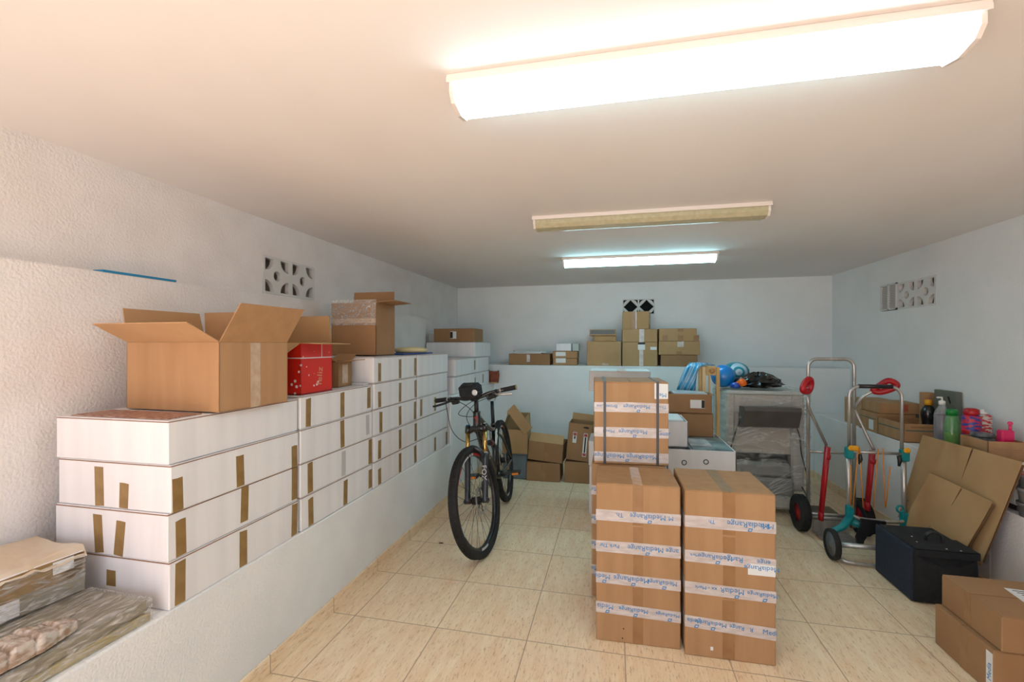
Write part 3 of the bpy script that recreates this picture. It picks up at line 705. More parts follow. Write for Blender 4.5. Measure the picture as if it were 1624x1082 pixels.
# pile of white cartons behind them
PG = 'white cartons piled behind the tall kraft cartons'
for i, (dx, z, hh, lab) in enumerate([(0, 0, .203, 'large white carton lowest on the floor in the middle pile'), (.003, .204, .203, 'large white carton second from the floor in the middle pile'),
                                  (-.003, .408, .205, 'large white carton third from the floor in the middle pile'), (.045, .614, .208, 'white carton set back to the right, fourth in the middle pile'),
                                  (.045, .823, .208, 'white carton under the topmost one in the middle pile'), (0, 1.032, .172, 'topmost white carton of middle pile, peeking above the strapped carton')]):
    t = carton(lab, -.212 + dx, .285 + dx * .3, 3.87, 4.22, z, z + hh, M_greycard if i == 5 else M_whitecard, 0, PG, seam='x')
strip(t, '-y', -.02, .06, t['h'] - .02, t['h'], M_wtape); strip(t, 'top', -.02, .05, -t['d'], t['d'], M_wtape, torn=0)

# magazine boxes, brown boxes and the pine frame to their right
carton('white carton beneath the open magazine box behind the front pair', .36, .79, 3.31, 3.96, 0, .36, M_whitecard, seam='y')
t = open_box('large white open box filled with magazines behind the front carton pair', .352, .795, 3.305, 3.975, .362, .702, {}, M_whitecard, th=.008)
for u in (-.11, .03):
    b = MB().tube([(.015 * math.cos(a), 0, .015 * math.sin(a)) for a in [k * math.pi / 8 for k in range(16)]], .0028, 6, closed=True)
    o = b.build('round_scribble', M_black, t); o.location = (u, -t['d'] - .001, .25 if u < 0 else .262)
ORD = {5: ['lowest of the five', 'second from the bottom', 'middle of the five', 'second from the top', 'topmost of the five']}
def mags(x0, x1, y0, y1, z0, layers, label, grp, cols):
    for k in range(layers):
        dx = random.uniform(-.006, .006)
        o = MB().box(x0 + dx + .012, x1 + dx - .012, y0 + .012, y1 - .012, z0 + .0125 * k, z0 + .0125 * k + .0115, bev=.001).build('magazine', cols[k % len(cols)])
        tag(o, f'{label}, {ORD[layers][k]}', 'magazine', grp)
MG = [material('grey magazine cover', (168, 176, 182), .3, rgb2=(196, 202, 206), scale=14), material('teal magazine cover', (92, 118, 124), .3, rgb2=(150, 170, 172), scale=10), material('pale magazine cover', (206, 208, 206), .3, rgb2=(140, 150, 156), scale=12)]
mags(.505, .785, 3.32, 3.755, .645, 5, 'glossy magazine pile in the large white open box', 'magazines in the large open box', MG)
tag(MB().box(.52, .66, 3.40, 3.64, .7085, .715).build('magazine', MG[2]), 'pale magazine lying crooked on top in the large white open box', 'magazine')
wb_ = open_box('small white file box of papers standing on the magazine box', .30, .497, 3.36, 3.70, .7045, .882, {}, M_whitecard, th=.006)
mags(.312, .485, 3.37, 3.69, .83, 5, 'white booklet in the small white file box', 'papers in the small file box', [M_paperw])
t = carton('brown carton under the labelled one, right of the strapped carton', .40, .742, 3.77, 3.968, .7045, .885, M_kraft3, 0)
t = open_box('brown carton with barcode label and papers sticking out, right of strapped carton', .395, .728, 3.76, 3.966, .887, 1.035, {'+x': (.02, 100)}, M_kraft3)
s_ = strip(t, '-y', .01, .115, .04, .105, M_label, 'label', torn=0); MB().box(.03, .052, -.03, .03, .0007, .0011).build('black_print', M_black, s_)
o = MB().box(.45, .70, 3.775, 3.955, .99, 1.042, bev=.002).build('paper_stack', MG[0]); tag(o, 'papers sticking out of the labelled brown carton', 'paper')
t = thing('wooden_frame', 'narrow pale pine frame with knotty top block between cartons and wrapped copier', 'frame', (.775, 4.10, .0))
MB().box(-.085, -.065, -.025, .025, 0, 1.240, bev=.002).build('stile', M_pine, t)
MB().box(-.06, -.03, -.015, .015, 0, 1.236, bev=.002).build('stile', material('lighter pine', (226, 204, 152), .55), t)
MB().box(.052, .078, -.02, .02, 0, 1.232, bev=.002).build('stile', M_pine, t)
b = MB().box(-.028, .05, -.018, .018, 1.165, 1.24, bev=.002); b.build('top_block', M_pine, t)
o = MB().lathe([(0, 0), (.024, 0), (.024, .002), (0, .002)], 18, M=FACE_NY).build('knot', material('dark pine knot', (156, 108, 62), .6, rgb2=(190, 146, 92), scale=60), t); o.location = (.018, -.0185, 1.203)
MB().box(-.006, .008, .0, .01, 0, 1.165).build('inner_slat', M_pine, t)

# ------------------------------------------------------------------ wrapped copier and what lies on it
M_cop = material('copier grey plastic', (186, 184, 176), .45, rgb2=(176, 174, 166), scale=3)
M_copm = material('copier mid grey plastic', (136, 137, 134), .4)
M_copd = material('copier dark grey plastic', (88, 84, 80), .4, rgb2=(74, 72, 68), scale=6)
t = thing('photocopier', 'grey floor-standing photocopier wrapped in clear stretch film', 'copier', (1.23, 4.20, 0))
b = MB(); b.box(-.30, -.23, 0, .58, .20, 1.00, bev=.015).box(.20, .30, 0, .58, .20, 1.00, bev=.015).box(-.24, .21, 0, .58, .84, 1.00, bev=.01)
b.box(-.24, .21, .10, .58, .2, .86)
b.build('housing', M_cop, t)
MB().box(-.30, .30, -.01, .58, .985, 1.03, bev=.02).build('lid', M_cop, t)
MB().box(-.24, .21, .03, .12, .50, .86, bev=.004).build('front_panel', material('copier beige panel', (186, 178, 166), .5), t)
YZp = Matrix(((0, 0, 1, 0), (1, 0, 0, 0), (0, 1, 0, 0), (0, 0, 0, 1)))
MB().prism([(.02, .90), (-.17, .915), (-.18, .885), (-.12, .75), (.02, .72)], -.20, .215, 0, YZp).build('control_tray', M_copd, t)
MB().box(-.21, .18, .03, .12, .44, .50).build('paper_slot', M_blackp, t)
b = MB(); b.box(-.22, .19, -.04, .2, .32, .435, bev=.02); b.build('drawer', M_copm, t)
b = MB(); b.box(-.24, .21, -.055, .2, .17, .315, bev=.025); b.build('drawer', M_copm, t)
MB().box(-.28, .26, -.04, .56, .055, .165, bev=.02).build('base', M_cop, t)
for x in (-.22, .21):
    for y in (.03, .5):
        o = MB().lathe([(0, -.012), (.026, -.012), (.028, 0), (.026, .012), (0, .012)], 16, M=Matrix.Rotation(R(90), 4, 'Y')).build('castor', M_blackp, t); o.location = (x, y, .028)
for pts in ([(-.20, -.03, .78), (-.235, -.045, .70), (-.262, -.04, .60), (-.285, -.035, .50)], [(.20, -.03, .80), (.245, -.04, .68), (.262, -.04, .52), (.30, -.05, .36), (.315, -.05, .30)], [(.26, -.05, .26), (.30, -.07, .16), (.315, -.06, .05)]):
    MB().tube(spline(pts, 6), .006, 8).build('power_cord', M_blackp, t)
# stretch film: crinkled skins round the machine
def skin(x0, x1, z0, z1, y, amp, n=26, m=30, dz=0):
    vs = []; fs = []
    for j in range(m + 1):
        for i in range(n + 1):
            u, v = i / n, j / m
            yy = y + amp * (math.sin(u * 23 + v * 9) * .5 + math.sin(u * 9 - v * 31) * .5) * .5 - .02 * math.sin(u * math.pi) * math.sin(v * math.pi)
            vs.append((x0 + (x1 - x0) * u + .006 * math.sin(v * 14), yy, z0 + (z1 - z0) * v))
    for j in range(m):
        for i in range(n): a = j * (n + 1) + i; fs.append((a, a + 1, a + n + 2, a + n + 1))
    return vs, fs
b = MB(); vs, fs = skin(-.315, .315, .10, 1.04, -.075, .012); b.add(vs, fs, 0, True)
b.add([(-.315, -.07, .1), (-.315, .6, .1), (-.315, .6, 1.04), (-.315, -.07, 1.04)], [(0, 1, 2, 3)]).add([(.315, -.07, .1), (.315, .6, .1), (.315, .6, 1.04), (.315, -.07, 1.04)], [(0, 1, 2, 3)])
b.add([(-.315, -.07, 1.042), (.315, -.07, 1.042), (.315, .6, 1.042), (-.315, .6, 1.042)], [(0, 1, 2, 3)]); b.build('stretch_film', M_wrapfilm, t)
b = MB(); r_ = random.Random(3)
M_glint = material('pale film glint', (236, 240, 240), .12, spec=1, coat=1)  # pale glossy tubes drawn as painted glints along the film folds
for k in range(9):
    x0 = -.20 + r_.uniform(-.03, .04); z0 = .60 + .014 * k + r_.uniform(-.006, .006)
    fo = MB().tube([(x0, -.092, z0), (x0 + r_.uniform(.1, .2), -.098, z0 + .05 + .004 * k)], [.0016, .0006], 5).build('film_glint', M_glint, t)
for k in range(9):
    x0 = .0 + r_.uniform(-.02, .03); z0 = .17 + .016 * k
    MB().tube([(x0, -.092, z0), (x0 + r_.uniform(.08, .2), -.098, z0 + r_.uniform(.04, .12))], [.0016, .0006], 5).build('film_glint', M_glint, t)
CT = 1.0445
# draped striped float, ball, rolled float, nozzle, black bag
def stripes(name, c1, c2, c3, scale, kind='BANDS', rot=(0, 0, 0), dist=1.5, direction='X'):
    m = bpy.data.materials.new(name); m.use_nodes = True; n, l = m.node_tree.nodes, m.node_tree.links; b = n['Principled BSDF']
    tc = n.new('ShaderNodeTexCoord'); mp = n.new('ShaderNodeMapping'); mp.inputs['Rotation'].default_value = rot; l.new(tc.outputs['Object'], mp.inputs[0])
    wv = n.new('ShaderNodeTexWave'); wv.wave_type = kind; wv.inputs['Scale'].default_value = scale; wv.inputs['Distortion'].default_value = dist; wv.inputs['Detail'].default_value = 1; wv.inputs['Detail Scale'].default_value = .6
    if kind == 'BANDS': wv.bands_direction = direction
    else: wv.rings_direction = 'Y'
    l.new(mp.outputs[0], wv.inputs['Vector']); rp = n.new('ShaderNodeValToRGB'); rp.color_ramp.interpolation = 'CONSTANT'
    rp.color_ramp.elements[0].color = (*lin(c1), 1); rp.color_ramp.elements[1].position = .42; rp.color_ramp.elements[1].color = (*lin(c2), 1)
    e_ = rp.color_ramp.elements.new(.75); e_.color = (*lin(c3), 1)
    l.new(wv.outputs['Fac'], rp.inputs[0]); l.new(rp.outputs[0], b.inputs['Base Color']); b.inputs['Roughness'].default_value = .35; b.inputs['Coat Weight'].default_value = .3
    return m
M_strp = stripes('blue and white striped vinyl', (18, 140, 190), (170, 196, 214), (96, 158, 196), 7, dist=.15, rot=(0, R(-26), 0))
o_pts = [at(x, y, Y=q) for x, y, q in ((1073, 618, 3.985), (1102, 619, 3.985), (1106, 600, 4.03), (1110, 583, 4.05), (1100, 575, 4.10), (1088, 577, 4.05), (1080, 596, 4.01))]
vs = []; fs = []
rowsL = [(1073, 618, 3.99), (1079, 600, 4.00), (1086, 584, 4.02), (1094, 575.5, 4.06), (1106, 574.5, 4.16), (1122, 576, 4.22)]
rowsR = [(1103, 620, 3.985), (1104, 603, 3.99), (1107, 588, 4.00), (1113, 580, 4.03), (1122, 577.5, 4.12), (1134, 579, 4.19)]
for (xa, ya, qa), (xb, yb, qb) in zip(rowsL, rowsR):
    A, B = at(xa, ya, Y=qa), at(xb, yb, Y=qb)
    for k in range(9): p = A.lerp(B, k / 8); p.y -= .012 * abs(math.sin(k / 8 * math.pi * 3)); vs.append(p)
for i in range(5):
    for k in range(8): a = i * 9 + k; fs.append((a, a + 1, a + 10, a + 9))
o = MB().add(vs, fs, 0, True).build('vinyl_float', M_strp); md = o.modifiers.new('thickness', 'SOLIDIFY'); md.thickness = .008
tag(o, 'blue and white striped vinyl float draped over the pine frame', 'pool float')
c = at(1142.5, 601, Y=4.36)
o = MB().lathe([(.0001, -.095)] + [(.1 * math.sin(a), -.1 * math.cos(a)) for a in [k * math.pi / 18 for k in range(1, 18)]] + [(.0001, .1)], 30).build('ball', material('glossy azure vinyl', (10, 128, 206), .3, coat=.4))
o.location = (c.x + .02, c.y, CT + .098); tag(o, 'plain azure blue ball beside the pine frame on the wrapped copier', 'ball')
c = at(1172, 589, Y=4.50)
M_swirl = stripes('teal and white swirl vinyl', (0, 140, 160), (176, 200, 214), (176, 200, 214), 7, 'RINGS', dist=2.2)
b = MB().lathe([(.0001, -.12)] + [(.115 * math.sin(a) ** .8, -.12 * math.cos(a)) for a in [k * math.pi / 16 for k in range(1, 16)]] + [(.0001, .12)], 30, M=Matrix.Rotation(R(90), 4, 'X') @ Matrix.Diagonal((1, .78, 1, 1)))
o = b.build('vinyl_float', M_swirl); o.location = (c.x, c.y + .11, 1.17); tag(o, 'rounded float with teal and white swirl on top of the wrapped copier', 'pool float')
b = MB().lathe([(.0001, 0), (.06, .005), (.07, .03), (.05, .055), (.0001, .06)], 18); o = b.build('vinyl_pillow', material('deep blue vinyl', (12, 70, 168), .35, coat=.3))
o.scale = (.7, .7, .9); o.location = (at(1160, 610, Y=4.42).x - .005, 4.255, CT + .001); tag(o, 'deep blue vinyl piece squeezed between ball and swirl float', 'pool float')
t = thing('air_valve', 'bright orange funnel shaped valve in front of swirl float', 'valve', (at(1177, 610, Y=4.23).x, 4.23, CT + .055))
MB().lathe([(.0001, -.03), (.03, -.03), (.034, .0), (.026, .022), (.012, .03), (.0001, .034)], 16, M=Matrix.Rotation(R(-25), 4, 'Y')).build('valve_body', material('orange plastic', (240, 110, 18), .4), t)
MB().tube([(-.02, 0, 0), (-.05, 0, -.005)], [.012, .007], 10).build('spout', material('orange plastic spout', (240, 110, 18), .4), t)
r_ = random.Random(11)
def crumple(rx, ry, rz_, n=30, m=14, amp=.22, top=1):
    vs = []; fs = []
    for j in range(m + 1):
        ph = math.pi * j / m
        for i in range(n):
            a = 2 * math.pi * i / n; k = 1 + r_.uniform(-amp, amp) * (1 if 0 < j < m else 0)
            z = -math.cos(ph); z = z if z > 0 else z * .35
            vs.append((rx * math.sin(ph) * math.cos(a) * k, ry * math.sin(ph) * math.sin(a) * k, max(-rz_ * .33, rz_ * z * (1 + r_.uniform(-amp, amp) * .8))))
    for j in range(m):
        for i in range(n): fs.append((j * n + i, j * n + (i + 1) % n, (j + 1) * n + (i + 1) % n, (j + 1) * n + i))
    return vs, fs
a_, c_ = at(1172, 620, Y=4.25), at(1243, 620, Y=4.25)
vs, fs = crumple((c_.x - a_.x) / 2, .11, .095); zm = min(v[2] for v in vs)
o = MB().add([(x, y, z - zm) for x, y, z in vs], fs).build('plastic_bag', material('glossy black polythene', (18, 18, 19), .22, coat=.4, bump=.5, bscale=40, bdist=.01))
o.location = ((a_.x + c_.x) / 2 + .01, 4.35, CT + .001); tag(o, 'crumpled black plastic bag lying on the wrapped copier', 'bag')

# ------------------------------------------------------------------ big hand truck
def wheel_mesh(r, wd, hub_r, tread=True, seg=40):
    """tyre round the X axis"""
    M = Matrix.Rotation(R(90), 4, 'Y'); rr = (r - hub_r) / 2
    prof = [(hub_r, -wd * .38), (r - rr * .7, -wd * .5), (r - rr * .25, -wd * .48), (r, -wd * .28), (r, wd * .28), (r - rr * .25, wd * .48), (r - rr * .7, wd * .5), (hub_r, wd * .38)]
    b = MB().lathe(prof + [prof[0]], seg, M=M)
    del b.f[-2:]; del b.m[-2:]; del b.s[-2:]
    if tread:
        n = int(2 * math.pi * r / .018)
        for k in range(n):
            a = 2 * math.pi * k / n
            for sgn in (-1, 1):
                b.box(sgn * wd * .2 - wd * .13, sgn * wd * .2 + wd * .13, -.0045, .0045, r - .003, r + .0035, M=Matrix.Rotation(a + (.5 * 2 * math.pi / n if sgn > 0 else 0), 4, 'X'))
    return b
t = thing('hand_truck', 'tall aluminium hand truck with red grips and red skids beside wrapped copier', 'hand truck', (1.58, 3.87, 0))
def L(o_, *pts): return [Vector(p) - Vector(o_) for p in pts]
O = (1.58, 3.87, 0)
def arch(x0, x1, y, z0, z1, r=.06):
    P = [(x0, y, z0)]
    P += [(x0 + r - r * math.cos(a), y, z1 - r + r * math.sin(a)) for a in [k * math.pi / 12 for k in range(7)]]
    P += [(x1 - r + r * math.sin(a), y, z1 - r + r * math.cos(a)) for a in [k * math.pi / 12 for k in range(7)]]
    return P + [(x1, y, z0)]
MB().tube(L(O, *arch(1.432, 1.738, 3.87, .06, 1.312)), .0125, 12).build('main_frame', M_steel, t)
for z in (.61, .115): MB().tube(L(O, (1.432, 3.87, z), (1.738, 3.87, z)), .010, 10).build('cross_bar', M_steel, t)
MB().box(-.12, .12, -.20, .0, .006, .014, bev=.002).box(-.12, .12, -.02, -.008, .01, .10).build('toe_plate', M_steel, t)
MB().tube(L(O, (1.37, 3.885, .135), (1.80, 3.885, .135)), .010, 10).build('axle', M_steel, t)
gl = [at(1280, 600, Y=3.74), at(1281, 625, Y=3.74)]
MB().tube(L(O, at(1281, 628, Y=3.75), at(1282, 645, Y=3.77), at(1286, 655, Y=3.80), at(1311, 707, Y=3.76)), .0105, 12).build('handle_bar', M_steel, t)
MB().tube(L(O, *spline([at(1384, 621, Y=3.72), at(1368, 630, Y=3.74), at(1357, 645, Y=3.77), at(1358, 655, Y=3.79), at(1386, 714, Y=3.76)], 6)), .0105, 12).build('handle_bar', M_steel, t)
def dgrip(P, nm='grip'):
    b = MB().tube(L(O, *P), .021, 10, closed=True); return b.build(nm, M_red, t)
dgrip(spline([at(x, y, Y=q) for x, y, q in ((1285, 602, 3.74), (1279, 604, 3.72), (1274, 613, 3.70), (1274, 620, 3.70), (1282, 621, 3.75), (1286, 611, 3.76))], 4, True))
dgrip(spline([at(x, y, Y=q) for x, y, q in ((1385, 619, 3.72), (1397, 622, 3.70), (1419, 615, 3.67), (1421, 609, 3.67), (1409, 604, 3.68), (1396, 611, 3.70))], 4, True))
for (xa, ya, xb, yb, q) in ((1312.5, 709, 1301.5, 822, 3.75), (1383.5, 716, 1375, 806, 3.75)):
    b = MB().tube(L(O, at(xa, ya, Y=q), at(xb, yb, Y=q + .01)), [.029, .025], 12, flat=.6).tube(L(O, at(xa, ya + 12, Y=q), at(xa - .7, ya + 19, Y=q)), .032, 12, flat=.6)
    b.tube(L(O, at(xb + .6, yb - 10, Y=q + .01), at(xb, yb + 3, Y=q + .01)), .028, 12, flat=.6); b.build('skid', M_red, t)
    MB().tube(L(O, at(xb, yb - 6, Y=q), at(xb, yb - 4, Y=3.87)), .008, 8).build('bracket', M_steel, t)
for x in (1.385, 1.795):
    wh = wheel_mesh(.132, .07, .07).build('wheel', M_rubber, t); wh.location = Vector((x, 3.885, .137)) - Vector(O)
    MB().lathe([(.0001, -.02), (.02, -.022), (.025, -.012), (.07, -.016), (.073, 0), (.07, .016), (.025, .012), (.02, .022), (.0001, .02)], 24, M=Matrix.Rotation(R(90), 4, 'Y')).build('hub', M_red, wh)
o = MB().box(1.57, 1.80, 4.02, 4.42, 0, .03, bev=.004).build('flat_board', material('dusty grey board', (128, 116, 100), .8, rgb2=(108, 98, 86), scale=5)); tag(o, 'dusty grey flat board lying on floor behind the tall hand truck', 'board')

# ------------------------------------------------------------------ folding trolley
O = (1.73, 3.50, 0)
t = thing('folding_trolley', 'folding trolley with teal joints, amber knobs and orange elastic cords', 'trolley', O)
MB().tube(L(O, *arch(1.573, 1.885, 3.57, .66, 1.136, .07)), .0105, 12).build('upper_tube', M_steel, t)
for x in (1.566, 1.892): MB().tube(L(O, (x, 3.555, .20), (x, 3.565, .70)), .015, 12).build('lower_tube', M_steel, t)
MB().tube(L(O, (1.63, 3.57, 1.136), (1.83, 3.57, 1.136)), .014, 12).build('grip_sleeve', M_blackp, t)
MB().tube(L(O, (1.57, 3.545, .69), (1.89, 3.545, .69)), .009, 10).build('cross_bar', M_steel, t)
MB().tube(L(O, *spline([(1.57, 3.545, .262), (1.63, 3.535, .238), (1.83, 3.535, .232), (1.89, 3.545, .25)], 5)), .012, 10).build('cross_bar', M_steel, t)
for i, x in enumerate((1.568, 1.892)):
    o = MB().box(-.024, .024, -.028, .02, -.045, .035, bev=.008).build('joint', M_teal, t); o.location = Vector((x, 3.56, .685)) - Vector(O)
    MB().box(-.018, .045 if i == 0 else .02, -.045, -.02, .015, .05, bev=.01).build('knob', M_yellow, o)
    hk = MB().tube([(0, 0, 0), (.004, -.004, -.035), (.0, 0, -.07)], [.012, .013, .007], 10).build('hook', M_blackp, t); hk.location = Vector((x + (.05 if i == 0 else -.045), 3.53, .68)) - Vector(O)
M_tl = Matrix.Translation
b = MB().box(1.546 - O[0], 1.592 - O[0], .03, .075, .22, .325, bev=.01); b.tube(L(O, (1.57, 3.54, .25), at(1337, 835, Y=3.50), at(1314, 846, Y=3.45)), [.028, .026, .018], 10, flat=.8)
b.tube(L(O, (1.57, 3.54, .22), (1.63, 3.53, .19), (1.68, 3.53, .185)), [.026, .02, .014], 10); b.build('lower_joint', M_teal, t)
b = MB().box(1.868 - O[0], 1.915 - O[0], .03, .075, .185, .30, bev=.01); b.tube([(1.865 - O[0] + .02 * math.cos(a), .05, .318 + .022 * math.sin(a)) for a in [k * math.pi / 6 for k in range(12)]], .007, 8, closed=True)
b.tube(L(O, (1.89, 3.54, .20), (1.90, 3.46, .15)), [.026, .02], 10, flat=.8); b.build('lower_joint', M_teal, t)
for x in (1.405, 1.90):
    wh = wheel_mesh(.098, .035, .078, tread=False).build('wheel', M_rubber, t); wh.location = Vector((x, 3.41, .0995)) - Vector(O)
    b = MB().lathe([(.0001, -.014), (.018, -.016), (.022, -.006), (.078, -.010), (.08, 0), (.078, .010), (.022, .006), (.018, .016), (.0001, .014)], 24, M=Matrix.Rotation(R(90), 4, 'Y')); b.build('hub', M_greyp, wh)
MB().tube(L(O, (1.40, 3.41, .10), (1.89, 3.41, .10)), .017, 12).build('axle', M_steel, t)
MB().tube(L(O, *spline([(1.43, 3.40, .04), (1.47, 3.34, .018), (1.75, 3.335, .016), (1.88, 3.36, .018)], 6)), .011, 10).build('toe_rail', M_steel, t)
def blade(pts, nm):
    o = MB().prism(pts, 0, .018).build(nm, M_blackp, t); o.matrix_local = Matrix.Translation(Vector((1.62, 3.44, .10)) - Vector(O)) @ FACE_NY; return o
blade([(-.06, -.02), (-.03, -.02), (-.025, .03), (.0, .075), (.05, .085), (.085, .085), (.085, -.02), (.10, -.02), (.10, .17), (-.04, .175), (-.045, .12), (-.07, .05)], 'load_plate')
blade([(.13, -.02), (.15, -.02), (.16, .09), (.22, .09), (.22, .14), (.12, .14)], 'load_plate')
for (xa, ya, xb, yb) in ((1348.8, 738, 1348.8, 803), (1361.5, 710, 1352.5, 806), (1363, 710, 1369, 805), (1393, 712, 1385, 805), (1400, 711, 1404, 806), (1412, 740, 1405, 804)):
    MB().tube(L(O, at(xa, ya, Y=3.525), at(xb, yb, Y=3.515)), .0032, 6).build('elastic_cord', M_cord, t)

# ------------------------------------------------------------------ navy case, leaning sheets, near right cartons
t = thing('briefcase', 'navy and black fabric case with top handle standing before the leaning cardboard', 'case', (1.765, 3.115, 0))
b = MB(); 
def cx(u, v, w_): return (-.163 + .326 * u, -.183 + .366 * v, .30 * w_)
b.box(-.163, .140, -.183, .183, .001, .298, bev=.014); b.build('shell', M_blackf, t)
MB().box(-.170, -.155, -.180, .180, .004, .296, bev=.006).build('side_panel', M_navy, t)
vs = []; fs = []; nx, nz = 16, 10
for j in range(nz + 1):
    for i in range(nx + 1):
        u, v = i / nx, j / nz
        sag = .20 * math.sin(math.pi * u); vs.append((-.15 + .28 * u, -.186 - .016 * math.sin(math.pi * u) * math.sin(math.pi * v) - .005 * math.sin(u * 9 + v * 7), .012 + (.25 - .05 * math.sin(math.pi * u)) * v))
for j in range(nz):
    for i in range(nx): a = j * (nx + 1) + i; fs.append((a, a + 1, a + nx + 2, a + nx + 1))
MB().add(vs, fs, 0, True).build('front_pocket', M_blackf, t)
b = MB().box(-.155, .138, -.198, -.02, .298, .304, bev=.002).box(-.155, .138, -.198, -.192, .262, .304, bev=.002); b.build('lid_flap', M_blackf, t)
MB().tube(spline([(-.03, -.05, .303), (-.028, -.055, .335), (.0, -.06, .355), (.035, -.065, .338), (.04, -.07, .303)], 6), .011, 8, flat=.6).build('handle', M_blackp, t)
for x, y in ((-.08, -.02), (.0, -.17), (.06, -.18), (-.10, -.1)):
    o = MB().lathe([(.0001, 0), (.006, 0), (.005, .003), (.0001, .004)], 10).build('snap_stud', M_chrome, t); o.location = (x, y, .304)
def sheet(label, quad, th, name='flattened_box', slots=(), mat=M_kraft2):
    """flat folded carton: four corners of its front face (bottom far, bottom near, top near, top far), slots as (u0,v0,u1,v1,half width)"""
    A, B, C, D = [Vector(q) for q in quad]
    X = (B - A).normalized(); N = ((C - A).cross(D - B)).normalized(); Yv = N.cross(X)
    M = Matrix.Identity(4)
    for i in range(3): M[i][0], M[i][1], M[i][2], M[i][3] = X[i], Yv[i], N[i], A[i]
    q = [((p - A).dot(X), (p - A).dot(Yv)) for p in (A, B, C, D)]
    def P(u, v, dx=0):
        return tuple((q[0][i] * (1 - u) + q[1][i] * u) * (1 - v) + (q[3][i] * (1 - u) + q[2][i] * u) * v + (dx if i == 0 else 0) for i in (0, 1))
    o = thing(name, label, 'cardboard'); o.matrix_world = M
    pts = [P(0, 0)]
    for (u0, v0, u1, v1, w_) in [s for s in slots if s[1] <= .01]: pts += [P(u0, 0, -w_), P(u1, v1), P(u0, 0, w_)]
    pts += [P(1, 0), P(1, 1)]
    for (u0, v0, u1, v1, w_) in [s for s in slots if s[3] >= .99]: pts += [P(u1, 1, w_), P(u0, v0), P(u1, 1, -w_)]
    pts += [P(0, 1)]
    plate2d('front_layer', pts, [], .004, mat, o, M_tl((0, 0, -.002)))
    bk = [P(0, 0), P(1, 0), P(1, 1), P(0, 1)]
    plate2d('back_layer', [(x + dx, y + dy) for (x, y), (dx, dy) in zip(bk, ((.012, .006), (.006, .02), (.004, -.014), (.008, -.006)))], [], .004, M_fold, o, M_tl((0, 0, -th + .002)))
    return o, 1, 1
def on_plane(x, y, P, N):
    """sight line meeting a leaning plane"""
    u = (x - 812) / F_; v = (547 - y) / F_; d = Vector((-S_ + C_ * u, C_ + S_ * u, v)); E_ = Vector((0, 0, EYE)); N = Vector(N)
    return E_ + d * ((Vector(P) - E_).dot(N) / d.dot(N))
PL1 = ((2.068, 3.4, .79), (1, 0, -.20)); PL2 = ((1.985, 3.3, .60), (1, .06, -.22))
o, wd_, hd_ = sheet('large flattened kraft carton leaning on the right ledge, with printed mark', [on_plane(x, y, *PL1) for x, y in ((1424, 820), (1555, 897), (1621, 733), (1463, 690))], .012,
      slots=[(.57, .66, .57, 1.0, .009)])
b = MB()
lb = letter('BOX', .045, M_black, o, (.045, .10, .001), Matrix(), 75, 'print')
for k in range(6): MB().box(.018 + .011 * k, .022 + .011 * k, .03, .085, .0, .0007).build('print_line', M_black, o)
o, wd_, hd_ = sheet('smaller flattened kraft carton in front, leaning between case and large sheet', [on_plane(x, y, *PL2) for x, y in ((1431, 829), (1519, 892), (1574, 796), (1475, 750))], .010,
      slots=[(.55, .66, .55, 1.0, .008), (.42, .0, .42, .28, .006)])
CG = None
t = carton('low kraft carton on the floor in the near right corner, under another', 1.487, 1.96, 2.215, 2.56, 0, .189, M_kraft3, 0, seam='x')
strip(t, '-x', -.01, .035, .0, .187, M_ktape, torn=0)
s_ = strip(t, '-x', .135, .168, .01, .17, M_label, 'label', torn=0); letter('Media', .03, M_blueink, s_, (0, .0, .0008), Matrix(), 90, 'print')
t = carton('kraft carton with shipping label on top, nearest on the right side', 1.508, 1.985, 2.205, 2.55, .190, .335, M_kraft3, 0, seam='x', gap=.003)
strip(t, '-x', -.03, .01, .0, .143, M_ktape, torn=0)
s_ = strip(t, 'top', -.06, .12, -.04, .08, M_label, 'label', rot=-6, torn=0)
for k in range(5): MB().box(-.07 + .006 * k, .05 - .01 * k, .04 - .018 * k, .046 - .018 * k, .0007, .001).build('print_line', M_black, s_)
MB().box(.055, .07, -.045, -.02, .0007, .001).build('print_line', M_black, s_)

# ------------------------------------------------------------------ right ledge
RZ = .6955
M_band = material('green printed band', (52, 92, 88), .6)
t = open_box('open kraft crate with green printed band at the front of the right ledge pile', 2.087, 2.375, 3.93, 4.27, RZ, .835, {}, M_kraft, th=.006)
b = MB().box(-t['w'] - .0008, -t['w'], -.16, .16, .085, .092).build('green_line', M_band, t); b = MB().box(-.13, .13, -t['d'] - .0008, -t['d'], .085, .092).build('green_line', M_band, t)
b = MB().box(-.10, .10, -t['d'] - .0008, -t['d'], .11, .122).build('dark_line', M_ktape, t)
t = carton('kraft crate with white barcode label on right ledge, behind the open one', 2.085, 2.36, 4.28, 4.56, RZ, .855, M_kraft, 0, seam='y')
strip(t, '-x', .02, .09, .02, .10, M_label, 'label', torn=0); MB().box(-t['w'] - .0008, -t['w'], -.13, .13, .11, .116).build('green_line', M_band, t)
t = carton('kraft box with red stamped print on top of the barcode crate', 2.11, 2.40, 4.30, 4.56, .8565, .945, M_kraft, 0)
strip(t, '-y', .02, .06, .02, .075, material('faded red print', (168, 84, 64), .6), 'red_print', torn=.002)
carton('kraft box farthest back on the right ledge', 2.12, 2.40, 4.6, 4.9, RZ, .93, M_kraft2, 0)
o = MB().prism([(0, 0), (.09, .01), (.085, .03), (.0, .02)], 0, .003).build('cardboard_offcut', M_kraft2); o.matrix_world = Matrix.Translation((2.14, 3.99, .838)) @ Matrix.Rotation(R(20), 4, 'Y')
tag(o, 'small kraft scrap lying over the rim of the open crate', 'cardboard')
